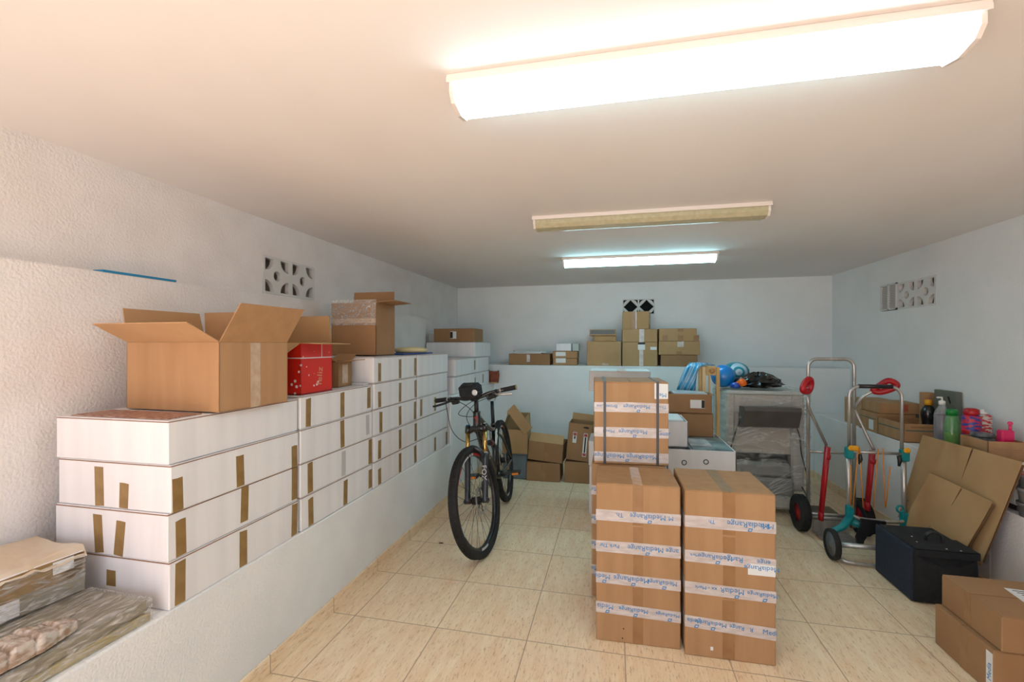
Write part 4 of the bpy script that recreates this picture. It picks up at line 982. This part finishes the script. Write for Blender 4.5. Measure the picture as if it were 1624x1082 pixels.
def bottle(label, prof, mat, loc, capmat, cap, name='bottle', extra=None, cat='bottle', seg=20):
    t = thing(name, label, cat, loc)
    MB().lathe([(.0001, 0)] + prof + [(.0001, prof[-1][1])], seg).build('bottle_body', mat, t)
    MB().lathe([(.0001, cap[0][1])] + cap + [(.0001, cap[-1][1])], seg).build('cap', capmat, t)
    if extra: extra(t)
    return t
z0 = RZ + .007
bottle('squat black bottle with amber yellow cap standing in the open crate', [(.044, 0), (.046, .02), (.046, .09), (.036, .12), (.040, .15), (.046, .19), (.044, .22), (.030, .25), (.018, .262)], material('black glossy bottle', (20, 20, 22), .25, coat=.4),
       (2.315, 4.06, z0), M_yellow, [(.021, .262), (.021, .30)])
def purple(t):
    MB().lathe([(.0001, .004), (.042, .004), (.043, .235), (.0001, .24)], 20).build('liquid', material('dark violet liquid', (62, 18, 44), .3), t)
    MB().tube([(0, 0, .33), (0, 0, .352), (-.03, 0, .352)], .006, 8).build('pump_spout', M_white, t)
M_clear = material('clear plastic bottle', (225, 232, 235), .12, alpha=.28, spec=.8)
bottle('clear bottle of dark violet liquid with white pump top', [(.043, 0), (.045, .02), (.045, .22), (.040, .25), (.022, .285), (.016, .30)], M_clear, (2.25, 3.80, RZ + .0005), M_white, [(.019, .30), (.019, .325), (.008, .332)], extra=purple)
def green(t):
    MB().lathe([(.0001, .004), (.036, .004), (.038, .13), (.0001, .13)], 20).build('liquid', material('yellow green liquid', (120, 150, 20), .3), t)
M_gclear = material('green tinted clear plastic', (120, 190, 120), .12, alpha=.45, spec=.8)
bottle('tall green tinted bottle with green lid beside the violet one', [(.038, 0), (.041, .02), (.041, .20), (.034, .23), (.028, .25)], M_gclear, (2.215, 3.645, RZ + .0005), material('green lid', (10, 130, 50), .4), [(.031, .25), (.031, .285), (.024, .29)], extra=green)
t = thing('product_box', 'flat grey box with dark lettering standing against right wall', 'box', (2.395, 4.0, RZ + .0005))
MB().box(-.018, .018, -.13, .10, 0, .385, bev=.002).build('carton', material('grey green matte print', (104, 108, 96), .5), t)
letter('Pure', .085, M_black, t, (-.0186, -.03, .22), FACE_NX, 0, 'print'); o = MB().prism([(-.02, .02), (.0, .028), (.02, -.015), (.01, -.03)], 0, .0006).build('dark_mark', M_black, t)
o.matrix_local = M_tl((-.0186, -.06, .32)) @ FACE_NX
tag(MB().box(2.33, 2.405, 4.14, 4.19, RZ, 1.05, bev=.002).build('cardboard_box', M_kraft), 'slim upright kraft box behind the grey lettered box', 'box')
M_rb = material('blue label print', (50, 60, 140), .4, rgb2=(190, 40, 70), scale=26, stretch=(1, 1, 2.5), contrast=(.48, .52))
M_rw = material('red label print', (196, 40, 48), .4, rgb2=(206, 196, 190), scale=24, stretch=(1, 1, 3), contrast=(.48, .52))
def ring(t): MB().lathe([(.0488, .155), (.0495, .157), (.0495, .175), (.0488, .177)], 22).build('label_band', M_red, t)
bottle('blue labelled tub with tilted red lid, left of the red and white tub', [(.046, 0), (.048, .01), (.048, .26), (.040, .275)], M_rb, (2.225, 3.49, RZ + .0005), M_red, [(.034, .275), (.040, .283), (.038, .31), (.024, .318)], name='cleaning_tub', extra=ring, cat='tub')
bottle('red and white labelled tub with a small white knob, behind the foil packs', [(.046, 0), (.048, .01), (.048, .26), (.036, .272)], M_rw, (2.335, 3.57, RZ + .0005), M_white, [(.025, .272), (.027, .285), (.010, .29), (.010, .305)], name='cleaning_tub', cat='tub')
t = open_box('small kraft box of packs at near end of the upper right ledge', 2.13, 2.32, 3.215, 3.435, RZ, .855, {}, M_kraft, th=.005)
b = MB().box(-.06, .07, -t['d'] - .0007, -t['d'], .11, .114).box(-.05, .06, -t['d'] - .0007, -t['d'], .10, .103).build('print_line', M_ktape, t)
b = MB().box(-t['w'] - .0007, -t['w'], -.07, .08, .10, .104).build('print_line', M_ktape, t)
for k in range(4):
    o = MB().box(2.165, 2.245, 3.325, 3.415, .835 + .0265 * k - .06, .835 + .0265 * k + .024 - .06, bev=.005).build('foil_pack', material('dark foil pack', (66, 74, 76), .3, rgb2=(120, 128, 130), scale=40)) if k else MB().box(2.16, 2.25, 3.32, 3.42, RZ + .007, .799, bev=.004).build('printed_pack', M_rw)
    tag(o, ['', 'lowest dark ribbed foil pack in the small kraft box', 'middle dark ribbed foil pack in the small kraft box', 'topmost dark ribbed foil pack in the small kraft box'][k] if k else 'white pack with red lettering under the dark foil packs', 'pack', 'dark foil packs' if k else None)
t = thing('bottle', 'bright pink bottle with round stopper in the small kraft box', 'bottle', (2.275, 3.30, RZ + .0065))
MB().box(-.033, .033, -.024, .024, 0, .21, bev=.008).build('bottle_body', material('bright pink plastic', (216, 30, 96), .3, coat=.3), t)
o = MB().tube([(0, 0, 0), (0, 0, .03)], [.008, .008], 10).lathe([(.0001, .03), (.012, .034), (.013, .042), (.008, .05), (.0001, .052)], 12).build('stopper', material('pink stopper', (226, 60, 110), .4), t); o.location = (.022, 0, .2095)
# near lower ledge
t = thing('plastic_bin', 'white plastic bin with dark foot on the near lower right ledge', 'bin', (2.22, 3.055, LZ - .0045))
MB().box(-.10, .14, -.045, .045, .03, .245, bev=.01).build('bin_body', M_white, t); MB().box(-.09, .13, -.04, .04, 0, .03, bev=.004).build('foot', M_blackp, t)
MB().box(-.105, .145, -.05, .05, .235, .25, bev=.004).build('rim', M_white, t)
for k in range(3):
    t = thing('plant_pot', ['grey plastic pot, lowest of the small stack on near right ledge', 'grey plastic pot in the middle of the small stack, near right ledge', 'grey plastic pot with reddish rim topping the small stack'][k], 'pot',
              (2.133, 2.925, LZ - .0045 + .076 * k + .0005 * k), group='grey pots stacked on the near right ledge')
    MB().lathe([(.0001, 0), (.048, 0), (.055, .058), (.06, .06), (.061, .075), (.056, .0752), (.052, .062), (.0001, .06)], 24).build('pot_body', M_greyp if k != 1 else material('lighter grey plastic', (136, 134, 132), .5), t)
    if k == 2: MB().lathe([(.061, .070), (.0625, .071), (.0625, .0765), (.060, .0765)], 24).build('red_rim', material('dull red rim', (150, 70, 66), .5), t)

# ------------------------------------------------------------------ wrapped parcels on the near left ledge
M_olive = material('olive grey printed board', (146, 138, 118), .45, rgb2=(122, 114, 96), scale=5, stretch=(1, 3, 6), coat=.5)
M_tanb = material('yellowed board layer', (176, 160, 112), .5, rgb2=(140, 126, 92), scale=12, coat=.4)
M_cream = material('cream crumpled paper', (216, 206, 190), .6, rgb2=(202, 184, 158), scale=6, bump=.5, bscale=12, bdist=.01, coat=.2)
t = thing('wrapped_parcel', 'long flat olive-grey parcel in shiny clear plastic on near left ledge', 'parcel', (-1.72, .83, LZ), R(-1))
MB().box(-.235, .235, -.43, .365, .0005, .028, bev=.003).build('lower_board', M_tanb, t)
MB().box(-.228, .228, -.43, .362, .0285, .072, bev=.006).build('upper_board', M_olive, t)
def filmtop(x0, x1, y0, y1, z, amp, n=24, m=40):
    vs = []; fs = []
    for j in range(m + 1):
        for i in range(n + 1):
            u, v = i / n, j / m; vs.append((x0 + (x1 - x0) * u, y0 + (y1 - y0) * v, z + amp * (.5 + .5 * math.sin(v * 4 + u * 26 + 2 * math.sin(v * 7))) * (1 if 0 < i < n and 0 < j < m else 0)))
    for j in range(m):
        for i in range(n): a = j * (n + 1) + i; fs.append((a, a + 1, a + n + 2, a + n + 1))
    return vs, fs
vs, fs = filmtop(-.238, .238, -.43, .368, .0735, .006); b = MB().add(vs, fs, 0, True)
b.add([(.239, -.43, .002), (.239, .368, .002), (.238, .368, .0735), (.238, -.43, .0735)], [(0, 1, 2, 3)]).add([(-.238, .3685, .002), (.239, .3685, .002), (.238, .368, .0735), (-.238, .368, .0735)], [(0, 1, 2, 3)]); b.build('plastic_wrap', M_wrapfilm2, t)
t = thing('wrapped_parcel', 'white and tan taped parcel topped with cream paper against left wall', 'parcel', (-1.897, .84, LZ + .0805), R(-4))
MB().box(-.135, .135, -.42, .345, .0005, .13, bev=.004).build('carton', M_whitecard, t); t['w'] = .135; t['d'] = .345; t['h'] = .13
for (u0, u1, a, c) in ((.12, .34, .055, .128), (-.13, -.04, .03, .128), (.29, .345, .0, .128)): strip(t, '+x', u0, u1, a, c, M_btape)
strip(t, '+x', .18, .345, .0, .058, M_olive, 'grey_board', off=.0008, torn=.006); strip(t, '+x', .26, .315, .085, .125, M_label, 'label', off=.0015, torn=0)
s_ = strip(t, '+x', -.16, -.10, .05, .11, M_label, 'label', off=.0015, torn=0); MB().box(.0, .02, -.004, .004, .0007, .001).build('red_print', M_red, s_)
n_, m_ = 14, 34; vs = []; fs = []; r_ = random.Random(5)
for j in range(m_ + 1):
    for i in range(n_ + 1):
        u, v = i / n_, j / m_; e_ = 1 if 0 < i < n_ else 0
        vs.append((-.137 + .278 * u, -.42 + .77 * v, .134 + .012 * e_ * math.sin(v * 5 + u * 3) ** 2 + r_.uniform(0, .004) + (-.018 + r_.uniform(-.01, .006) if i == n_ else 0)))
for j in range(m_):
    for i in range(n_): a = j * (n_ + 1) + i; fs.append((a, a + 1, a + n_ + 2, a + n_ + 1))
MB().add(vs, fs, 0, True).build('cream_paper', M_cream, t)
MB().add([(.1365, -.42, .0), (.1365, .346, .0), (.140, .346, .12), (.140, -.42, .12)], [(0, 1, 2, 3)]).add([(-.13, .3465, .0), (.137, .3465, .0), (.137, .3465, .13), (-.13, .3465, .13)], [(0, 1, 2, 3)]).build('plastic_wrap', M_wrapfilm2, t)
t = thing('plastic_bundle', 'ribbed bundle of clear crinkled plastic on the flat olive-grey parcel', 'bundle', (-1.552, .78, LZ + .0815), R(-2))
vs = []; fs = []; n_, m_ = 18, 150; r_ = random.Random(9)
for j in range(m_ + 1):
    v = j / m_; ph = v * 9; f_ = ph - math.floor(ph); rib = min(1, 4 * f_) * (1 - .35 * f_)      # shingled folds
    taper = min(1, .6 + 2.2 * (1 - v)) * min(1, .3 + 3 * v)
    for i in range(n_ + 1):
        a = math.pi * i / n_
        vs.append((.062 * math.cos(a) * taper * (1 + .05 * rib), -.27 + .49 * v + .014 * math.sin(a) + r_.uniform(-.0012, .0012), max(.0005, (.026 + .016 * rib) * min(1, 1.5 * math.sin(a)) * taper + (r_.uniform(-.001, .002)))))
for j in range(m_):
    for i in range(n_): a = j * (n_ + 1) + i; fs.append((a, a + 1, a + n_ + 2, a + n_ + 1))
MB().add(vs, fs, 0, True).build('plastic_roll', material('tan crinkled plastic', (150, 126, 106), .16, rgb2=(196, 184, 172), scale=22, stretch=(3, 1, 3), coat=1, bump=.5, bscale=60, bdist=.003, contrast=(.42, .6)), t)
MB().box(-.03, .03, -.24, .19, .0005, .018).build('core', M_kraft2, t)

# ------------------------------------------------------------------ mountain bike (local: x forward, y to its left, z up, origin under the rear axle)
RW = .36
bike = thing('mountain_bike', 'black full-suspension mountain bike with gold fork tubes and black handlebar bag, on the tiles', 'bicycle')
CR = Vector((.875, 0, .80)); AX = Vector((-.358, 0, .934)).normalized(); STEER = R(-11)
SM = Matrix.Translation(CR) @ Matrix.Rotation(STEER, 4, AX) @ Matrix.Translation(-CR)
ax1 = SM @ Vector((1.10, 0, RW))
Fw, Rw_ = at(766, 879, Z=0).xy, at(806, 793, Z=0).xy
yaw = math.atan2((Fw - Rw_).y, (Fw - Rw_).x) - math.atan2(ax1.y, ax1.x)
pitch = math.atan2(ax1.z - RW, ax1.x)
lean = R(7.0)
bike.rotation_euler = (lean, pitch, yaw); bike.location = (Rw_.x, Rw_.y, .006)
def bp(mb, nm, m, front=False, parent=None, M=None):
    o = mb.build(nm, m, parent or bike); base = SM if (front and parent is None) else Matrix.Identity(4)
    o.matrix_local = base @ M if M is not None else base; return o
RX90 = Matrix.Rotation(R(90), 4, 'Z')      # X axle -> Y axle
M_rim = material('black alloy rim', (26, 26, 28), .35, coat=.2)
M_decr = material('red rim decal', (200, 24, 36), .4); M_decw = material('white rim decal', (210, 208, 206), .4)
spoke_me = [None]
def bike_wheel(axle, front):
    w = wheel_mesh(RW, .056, .318, seg=64).build('front_wheel' if front else 'rear_wheel', M_rubber, bike)
    w.matrix_local = (SM if front else Matrix.Identity(4)) @ Matrix.Translation(axle) @ RX90
    RY = Matrix.Rotation(R(90), 4, 'Y')
    rim = MB().lathe([(.296, -.010), (.300, -.013), (.322, -.014), (.322, .014), (.300, .013), (.296, .010), (.296, -.010)], 64, M=RY)
    del rim.f[-2:]; del rim.m[-2:]; del rim.s[-2:]
    rim.build('rim', M_rim, w)
    MB().tube([(-.05, 0, 0), (-.03, 0, 0), (-.028, 0, 0), (.028, 0, 0), (.03, 0, 0), (.05, 0, 0)], [.012, .014, .026, .026, .014, .012], 16).build('hub', M_blackp, w)
    for k in range(28):
        if spoke_me[0] is None:
            me = MB().tube([(.026, .022, .0), (.004, .0, .298)], .0011, 5).build('spoke', M_black, w); spoke_me[0] = me.data; o = me
        else:
            o = bpy.data.objects.new('spoke', spoke_me[0]); COL.objects.link(o); o.parent = w
        o.matrix_local = Matrix.Rotation(2 * math.pi * k / 28, 4, 'X') @ (Matrix.Rotation(R(180), 4, 'Z') if k % 2 else Matrix.Identity(4))
    for (a0, a1, m, nm) in ((95, 118, M_decw, 'white_decal'), (120, 134, M_decr, 'red_decal'), (137, 143, M_decr, 'red_decal'), (60, 78, M_decr, 'red_decal'), (80, 86, M_decw, 'white_decal'), (88, 92, M_decw, 'white_decal'), (190, 205, M_decw, 'white_decal'), (255, 275, M_decw, 'white_decal')):
        for sg in (-1, 1):
            b = MB(); n = 8; vs = []
            for i in range(n + 1):
                a = R(a0 + (a1 - a0) * i / n)
                for rr in (.3005, .3165): vs.append((sg * .0146, rr * math.cos(a), rr * math.sin(a)))
            b.add(vs, [(2 * i, 2 * i + 1, 2 * i + 3, 2 * i + 2) for i in range(n)]); b.build(nm, m, w)
    disc = [(.086 + (.004 if k % 4 < 2 else 0), 2 * math.pi * k / 48) for k in range(48)]
    holes = [[(.070 * math.cos(a), .070 * math.sin(a)) for a in [-2 * math.pi * k / 32 for k in range(32)]]]
    plate2d('brake_disc', [(r_ * math.cos(a), r_ * math.sin(a)) for r_, a in disc], holes, .002, M_steel, w, Matrix.Translation((.036, 0, 0)) @ RY)
    b = MB()
    for k in range(6): a = k * math.pi / 3; b.tube([(.036, .02 * math.cos(a), .02 * math.sin(a)), (.036, .073 * math.cos(a + .5), .073 * math.sin(a + .5))], .003, 5)
    b.build('disc_arms', M_blackp, w)
    return w
bike_wheel(Vector((1.10, 0, RW)), True); bike_wheel(Vector((0, 0, RW)), False)
# frame
b = MB()
b.tube(spline([(.855, 0, .835), (.75, 0, .66), (.60, 0, .50), (.45, 0, .365)], 5), [.028] * 5 + [.031] * 10 + [.030], 14)
b.tube(spline([(.838, 0, .905), (.62, 0, .80), (.42, 0, .725), (.30, 0, .70)], 5), .021, 12)
b.tube([(.43, 0, .34), (.345, 0, .52), (.275, 0, .735)], [.026, .022, .018], 12)
b.tube([(.43, -.045, .34), (.43, .045, .34)], .027, 14)
b.build('frame', M_frame, bike)
MB().tube([CR + AX * .012, CR + AX * .03, CR + AX * .12, CR + AX * .135], [.026, .030, .027, .030], 16).build('head_tube', M_frame, bike)
o = MB().prism([(-.010, -.03), (.002, -.02), (.012, -.028), (.006, .0), (.012, .03), (.0, .018), (-.012, .026), (-.004, .0)], 0, .001).build('red_badge', M_red, bike); o.matrix_local = Matrix.Translation(CR + AX * .075 + Vector((.0275, 0, .004))) @ Matrix.Rotation(R(-21), 4, 'Y') @ FACE_PX
for sg in (-1, 1):
    b = MB(); b.tube(spline([(.40, sg * .05, .36), (.22, sg * .062, .345), (.0, sg * .070, .36)], 5), .013, 10).build('chainstay', M_frame, bike)
    b = MB(); b.tube(spline([(.315, sg * .035, .665), (.20, sg * .055, .59), (.0, sg * .070, .37)], 5), .011, 10).build('seatstay', M_frame, bike)
    MB().prism([(.29, .70), (.34, .69), (.42, .60), (.39, .58), (.30, .64)], -.004, .004, M=Matrix(((1, 0, 0, 0), (0, 0, -1, sg * .03), (0, 1, 0, 0), (0, 0, 0, 1)))).build('rocker_link', M_white, bike)
letter('RACE', .045, M_decw, bike, (.68, .032, .575), Matrix.Rotation(R(180), 4, 'Z') @ FACE_NY, 45, 'frame_lettering')
b = MB().tube([(.40, 0, .60), (.52, 0, .63)], .022, 14).tube([(.52, 0, .63), (.64, 0, .66)], .009, 10); b.build('rear_shock', M_blackp, bike)
MB().tube([(.47, 0, .618), (.49, 0, .623)], .0235, 14).build('shock_ring', M_red, bike)
MB().tube([(.277, 0, .73), (.205, 0, .925)], .0155, 12).build('seat_post', M_blackp, bike); MB().tube([(.281, 0, .72), (.274, 0, .745)], .022, 12).build('seat_clamp', M_frame, bike)
vs = []; fs = []; n_ = 12
prof = [(-.13, .002, .012), (-.12, .066, .03), (-.06, .072, .034), (.0, .045, .03), (.07, .024, .026), (.125, .017, .022), (.135, .004, .012)]
for x, w_, h_ in prof:
    for k in range(n_): a = 2 * math.pi * k / n_; vs.append((x, w_ * math.cos(a), .5 * h_ * math.sin(a) + (.008 if x < -.05 else 0)))
for i in range(len(prof) - 1):
    for k in range(n_): fs.append((i * n_ + k, i * n_ + (k + 1) % n_, (i + 1) * n_ + (k + 1) % n_, (i + 1) * n_ + k))
fs += [tuple(range(n_))[::-1], tuple(range(len(vs) - n_, len(vs)))]
bp(MB().add(vs, fs, 0, True), 'saddle', M_blackp, M=Matrix.Translation((.205, 0, .965)))
for sg in (-1, 1): MB().tube([(.12, sg * .022, .945), (.20, sg * .022, .93), (.29, sg * .02, .95)], .0035, 6).build('saddle_rail', M_steel, bike)
# drive
YX90 = Matrix.Rotation(R(90), 4, 'X')
ring = [((.080 + (.006 if k % 2 else 0)) * math.cos(2 * math.pi * k / 72), (.080 + (.006 if k % 2 else 0)) * math.sin(2 * math.pi * k / 72)) for k in range(72)]
plate2d('chainring', ring, [[(.055 * math.cos(a), .055 * math.sin(a)) for a in [-2 * math.pi * k / 24 for k in range(24)]]], .003, M_greyp, bike, Matrix.Translation((.43, -.052, .34)) @ YX90)
plate2d('cassette', [(.05 * math.cos(2 * math.pi * k / 30), .05 * math.sin(2 * math.pi * k / 30)) for k in range(30)], [], .03, M_steel, bike, Matrix.Translation((0, -.04, RW)) @ YX90)
b = MB().tube([(.43, -.052, .424), (.0, -.048, RW + .05)], .004, 5).tube([(.43, -.052, .256), (.05, -.05, .24)], .004, 5).tube([(.05, -.05, .24), (.01, -.05, .28), (.0, -.048, RW - .05)], .004, 5); b.build('chain', M_steel, bike)
b = MB().tube([(.0, -.075, .33), (.03, -.075, .29), (.05, -.065, .23)], [.014, .016, .010], 8).build('rear_derailleur', M_blackp, bike)
M_orange = material('orange pedal reflector', (230, 130, 20), .4)
for sg, dx, dz in ((1, -.155, -.03), (-1, .155, .05)):
    b = MB().tube([(.43, sg * .058, .34), (.43 + dx * .5, sg * .075, .34 + dz * .5), (.43 + dx, sg * .085, .34 + dz)], [.016, .012, .013], 10).build('crank_arm', M_blackp, bike)
    pd = MB(); pd.box(-.045, .045, -.04, .04, -.012, .012, bev=.004); pd = pd.build('pedal', M_blackp, bike); pd.location = (.43 + dx, sg * .145, .34 + dz)
    for q in (.0445, -.048): MB().box(q, q + .0035, -.028, .028, -.009, .009, bev=.001).build('reflector', M_orange, pd)
# fork, turned with the front wheel
def SMp(mb, nm, m): o = mb.build(nm, m, bike); o.matrix_local = SM; return o
ax0 = Vector((1.10, 0, RW))
SMp(MB().tube([CR + AX * -.005 + Vector((0, -.07, 0)) + Vector((.012, 0, 0)), CR + Vector((.004, -.03, .012)), CR + AX * .012, CR + Vector((.004, .03, .012)), CR + AX * -.005 + Vector((.012, .07, 0))], [.020, .024, .030, .024, .020], 12), 'fork_crown', M_frame)
off = Vector((.018, 0, 0))
M_fork = material('dark graphite fork', (38, 42, 50), .3, coat=.3)
for sg in (-1, 1):
    y = Vector((0, sg * .068, 0)); top = CR + off + y + AX * .01; ax_ = ax0 + y * .97
    d = (ax_ - top); mid = top + d * .36
    SMp(MB().tube([top + AX * .0, mid + d * .04], .016, 14), 'stanchion', M_gold)
    SMp(MB().tube([top - d * .055, top + d * .04], [.019, .021], 14), 'crown_clamp', M_frame)
    SMp(MB().tube([top - d * .075, top - d * .055], [.014, .017], 12), 'top_cap', material('blue anodised cap', (30, 90, 150), .3, metal=.6) if sg < 0 else M_chrome)
    SMp(MB().tube([mid, mid + d * .05, mid + d * .5, ax_ + d * .01, ax_ + d * .035], [.023, .0215, .0205, .020, .010], 14), 'lower_leg', M_fork)
    SMp(MB().tube([mid + d * -.005, mid + d * .012], .0235, 14), 'seal_ring', M_steel)
    SMp(MB().tube([ax_ + Vector((0, sg * .02, 0)), ax_ - Vector((0, sg * .02, 0))], .019, 12), 'dropout', M_fork)
mid0 = CR + off + (ax0 - CR - off) * .40
SMp(MB().tube(spline([mid0 + Vector((.01, -.066, -.01)), mid0 + Vector((.035, -.058, .05)), mid0 + Vector((.045, 0, .085)), mid0 + Vector((.035, .058, .05)), mid0 + Vector((.01, .066, -.01))], 5), .012, 10, flat=1.3), 'fork_arch', M_fork)
fo = bpy.data.objects.new('fork_lettering', text_mesh('FOX', .052, M_decw)); COL.objects.link(fo); fo.parent = bike
fo.matrix_local = SM @ Matrix.Translation(mid0 + (ax0 - mid0) * .38 + Vector((.0228, .068, 0.004))) @ Matrix.Rotation(R(-21), 4, 'Y') @ FACE_PX @ Matrix.Rotation(R(-90), 4, 'Z')
SMp(MB().tube([ax0 + Vector((0, -.095, 0)), ax0 + Vector((0, .095, 0))], .008, 10), 'axle', M_blackp)
SMp(MB().tube([ax0 + Vector((.0, -.052, 0)), ax0 + Vector((0, -.034, 0))], .013, 10), 'axle_ring', M_red)
SMp(MB().box(-.02, .02, -.012, .012, -.035, .035, bev=.006, M=Matrix.Translation(ax0 + Vector((-.05, .05, .075))) @ Matrix.Rotation(R(-25), 4, 'Y')), 'brake_caliper', M_blackp)
# cockpit
ST = CR + AX * .235
SMp(MB().tube([CR + AX * .135, CR + AX * .245], .0165, 14), 'steerer_spacers', M_blackp)
SMp(MB().tube([ST + Vector((-.02, 0, 0)), ST + Vector((.02, 0, .003)), ST + Vector((.065, 0, .012))], [.02, .021, .023], 12), 'stem', M_frame)
BC = ST + Vector((.065, 0, .012))
barp = spline([BC + Vector((-.055, -.33, .022)), BC + Vector((-.035, -.24, .02)), BC + Vector((-.012, -.13, .016)), BC + Vector((0, -.06, .0)), BC, BC + Vector((0, .06, .0)), BC + Vector((-.012, .13, .016)), BC + Vector((-.035, .24, .02)), BC + Vector((-.055, .33, .022))], 4)
SMp(MB().tube(barp, .0125, 12), 'handlebar', M_frame)
for sg in (-1, 1):
    e0 = BC + Vector((-.055, sg * .332, .022)); e1 = BC + Vector((-.035, sg * .215, .02)); d = e1 - e0
    g = SMp(MB().tube([e0, e0 + d * .03, e0 + d * .97, e1], [.019, .0175, .0165, .018], 14), 'grip', M_rubber)
    MB().tube([e0 - d * .02, e0 + d * .04], .0195, 14).build('grip_end', material('tan grip end', (150, 140, 100), .5), g)
    MB().tube([e1 - d * .03, e1 + d * .05], .0195, 14).build('lock_ring', M_steel, g)
    c0 = e1 + d * .25
    SMp(MB().tube([c0 + Vector((.0, 0, 0)), c0 + Vector((.03, 0, -.012)), c0 + Vector((.035, -sg * .04, -.015))], [.017, .013, .011], 10), 'brake_body', M_blackp)
    SMp(MB().tube(spline([c0 + Vector((.035, 0, -.014)), c0 + Vector((.062, sg * .03, -.022)), c0 + Vector((.055, sg * .10, -.03)), c0 + Vector((.05, sg * .135, -.032))], 4), [.006] * 12 + [.005], 8, flat=1.4), 'brake_lever', M_steel if sg > 0 else M_blackp)
    SMp(MB().box(-.02, .022, -.028, .028, -.045, -.008, bev=.008, M=Matrix.Translation(c0 + d * .3)), 'shifter', M_blackp)
CB = [[BC + Vector((.0, -.22, .0)), BC + Vector((.06, -.19, -.06)), BC + Vector((.08, -.17, -.20)), BC + Vector((.05, -.10, -.30)), BC + Vector((.03, .03, -.30)), BC + Vector((.08, .06, -.42))],
      [BC + Vector((.0, -.20, .0)), BC + Vector((.05, -.12, .01)), BC + Vector((.05, -.03, -.05)), BC + Vector((-.02, .0, -.14))],
      [BC + Vector((.0, .18, .0)), BC + Vector((.07, .02, -.02)), BC + Vector((.07, -.10, -.09)), BC + Vector((.02, -.03, -.13)), BC + Vector((-.04, .01, -.12))],
      [BC + Vector((.0, .20, -.01)), BC + Vector((.06, .06, -.03)), BC + Vector((.05, -.05, -.12)), BC + Vector((.0, -.03, -.25)), BC + Vector((-.06, .01, -.30))]]
for c_ in CB: SMp(MB().tube(spline(c_, 7), .0026, 6), 'cable', M_blackp)
bg = SMp(MB().box(-.045, .05, -.08, .08, -.05, .055, bev=.022, M=Matrix.Translation(BC + Vector((.055, .022, .058))) @ Matrix.Rotation(R(14), 4, 'Y') @ Matrix.Rotation(R(-8), 4, 'X')), 'handlebar_bag', M_blackf)
o = MB().tube([BC + Vector((.105, -.01, .10)), BC + Vector((.112, .07, .105))], [.006, .006], 6).build('bag_piping', M_blackp, bg)
hl_ = SMp(MB().tube([BC + Vector((.03, .082, .045)), BC + Vector((.12, .082, .045)), BC + Vector((.128, .082, .045))], [.017, .022, .024], 18), 'headlamp', M_blackp)
MB().lathe([(.0001, 0), (.021, 0), (.021, .002), (.014, -.001 + .004), (.0001, .001)], 18, M=Matrix.Translation(BC + Vector((.1282, .082, .045))) @ Matrix.Rotation(R(90), 4, 'Y')).build('lamp_glass', material('lamp lens', (220, 222, 224), .15, metal=.4, spec=1), hl_)
# chip of dark dirt on the tiles beside the front wheel
o = MB().prism([(0, 0), (.03, .004), (.028, .010), (.004, .008)], 0, .004).build('leaf_fragment', material('dark dry leaf', (60, 46, 34), .8)); o.location = (*at(696, 862, Z=0)[:2], .0005); tag(o, 'tiny dark leaf fragment on the tiles left of the bicycle wheel', 'leaf')
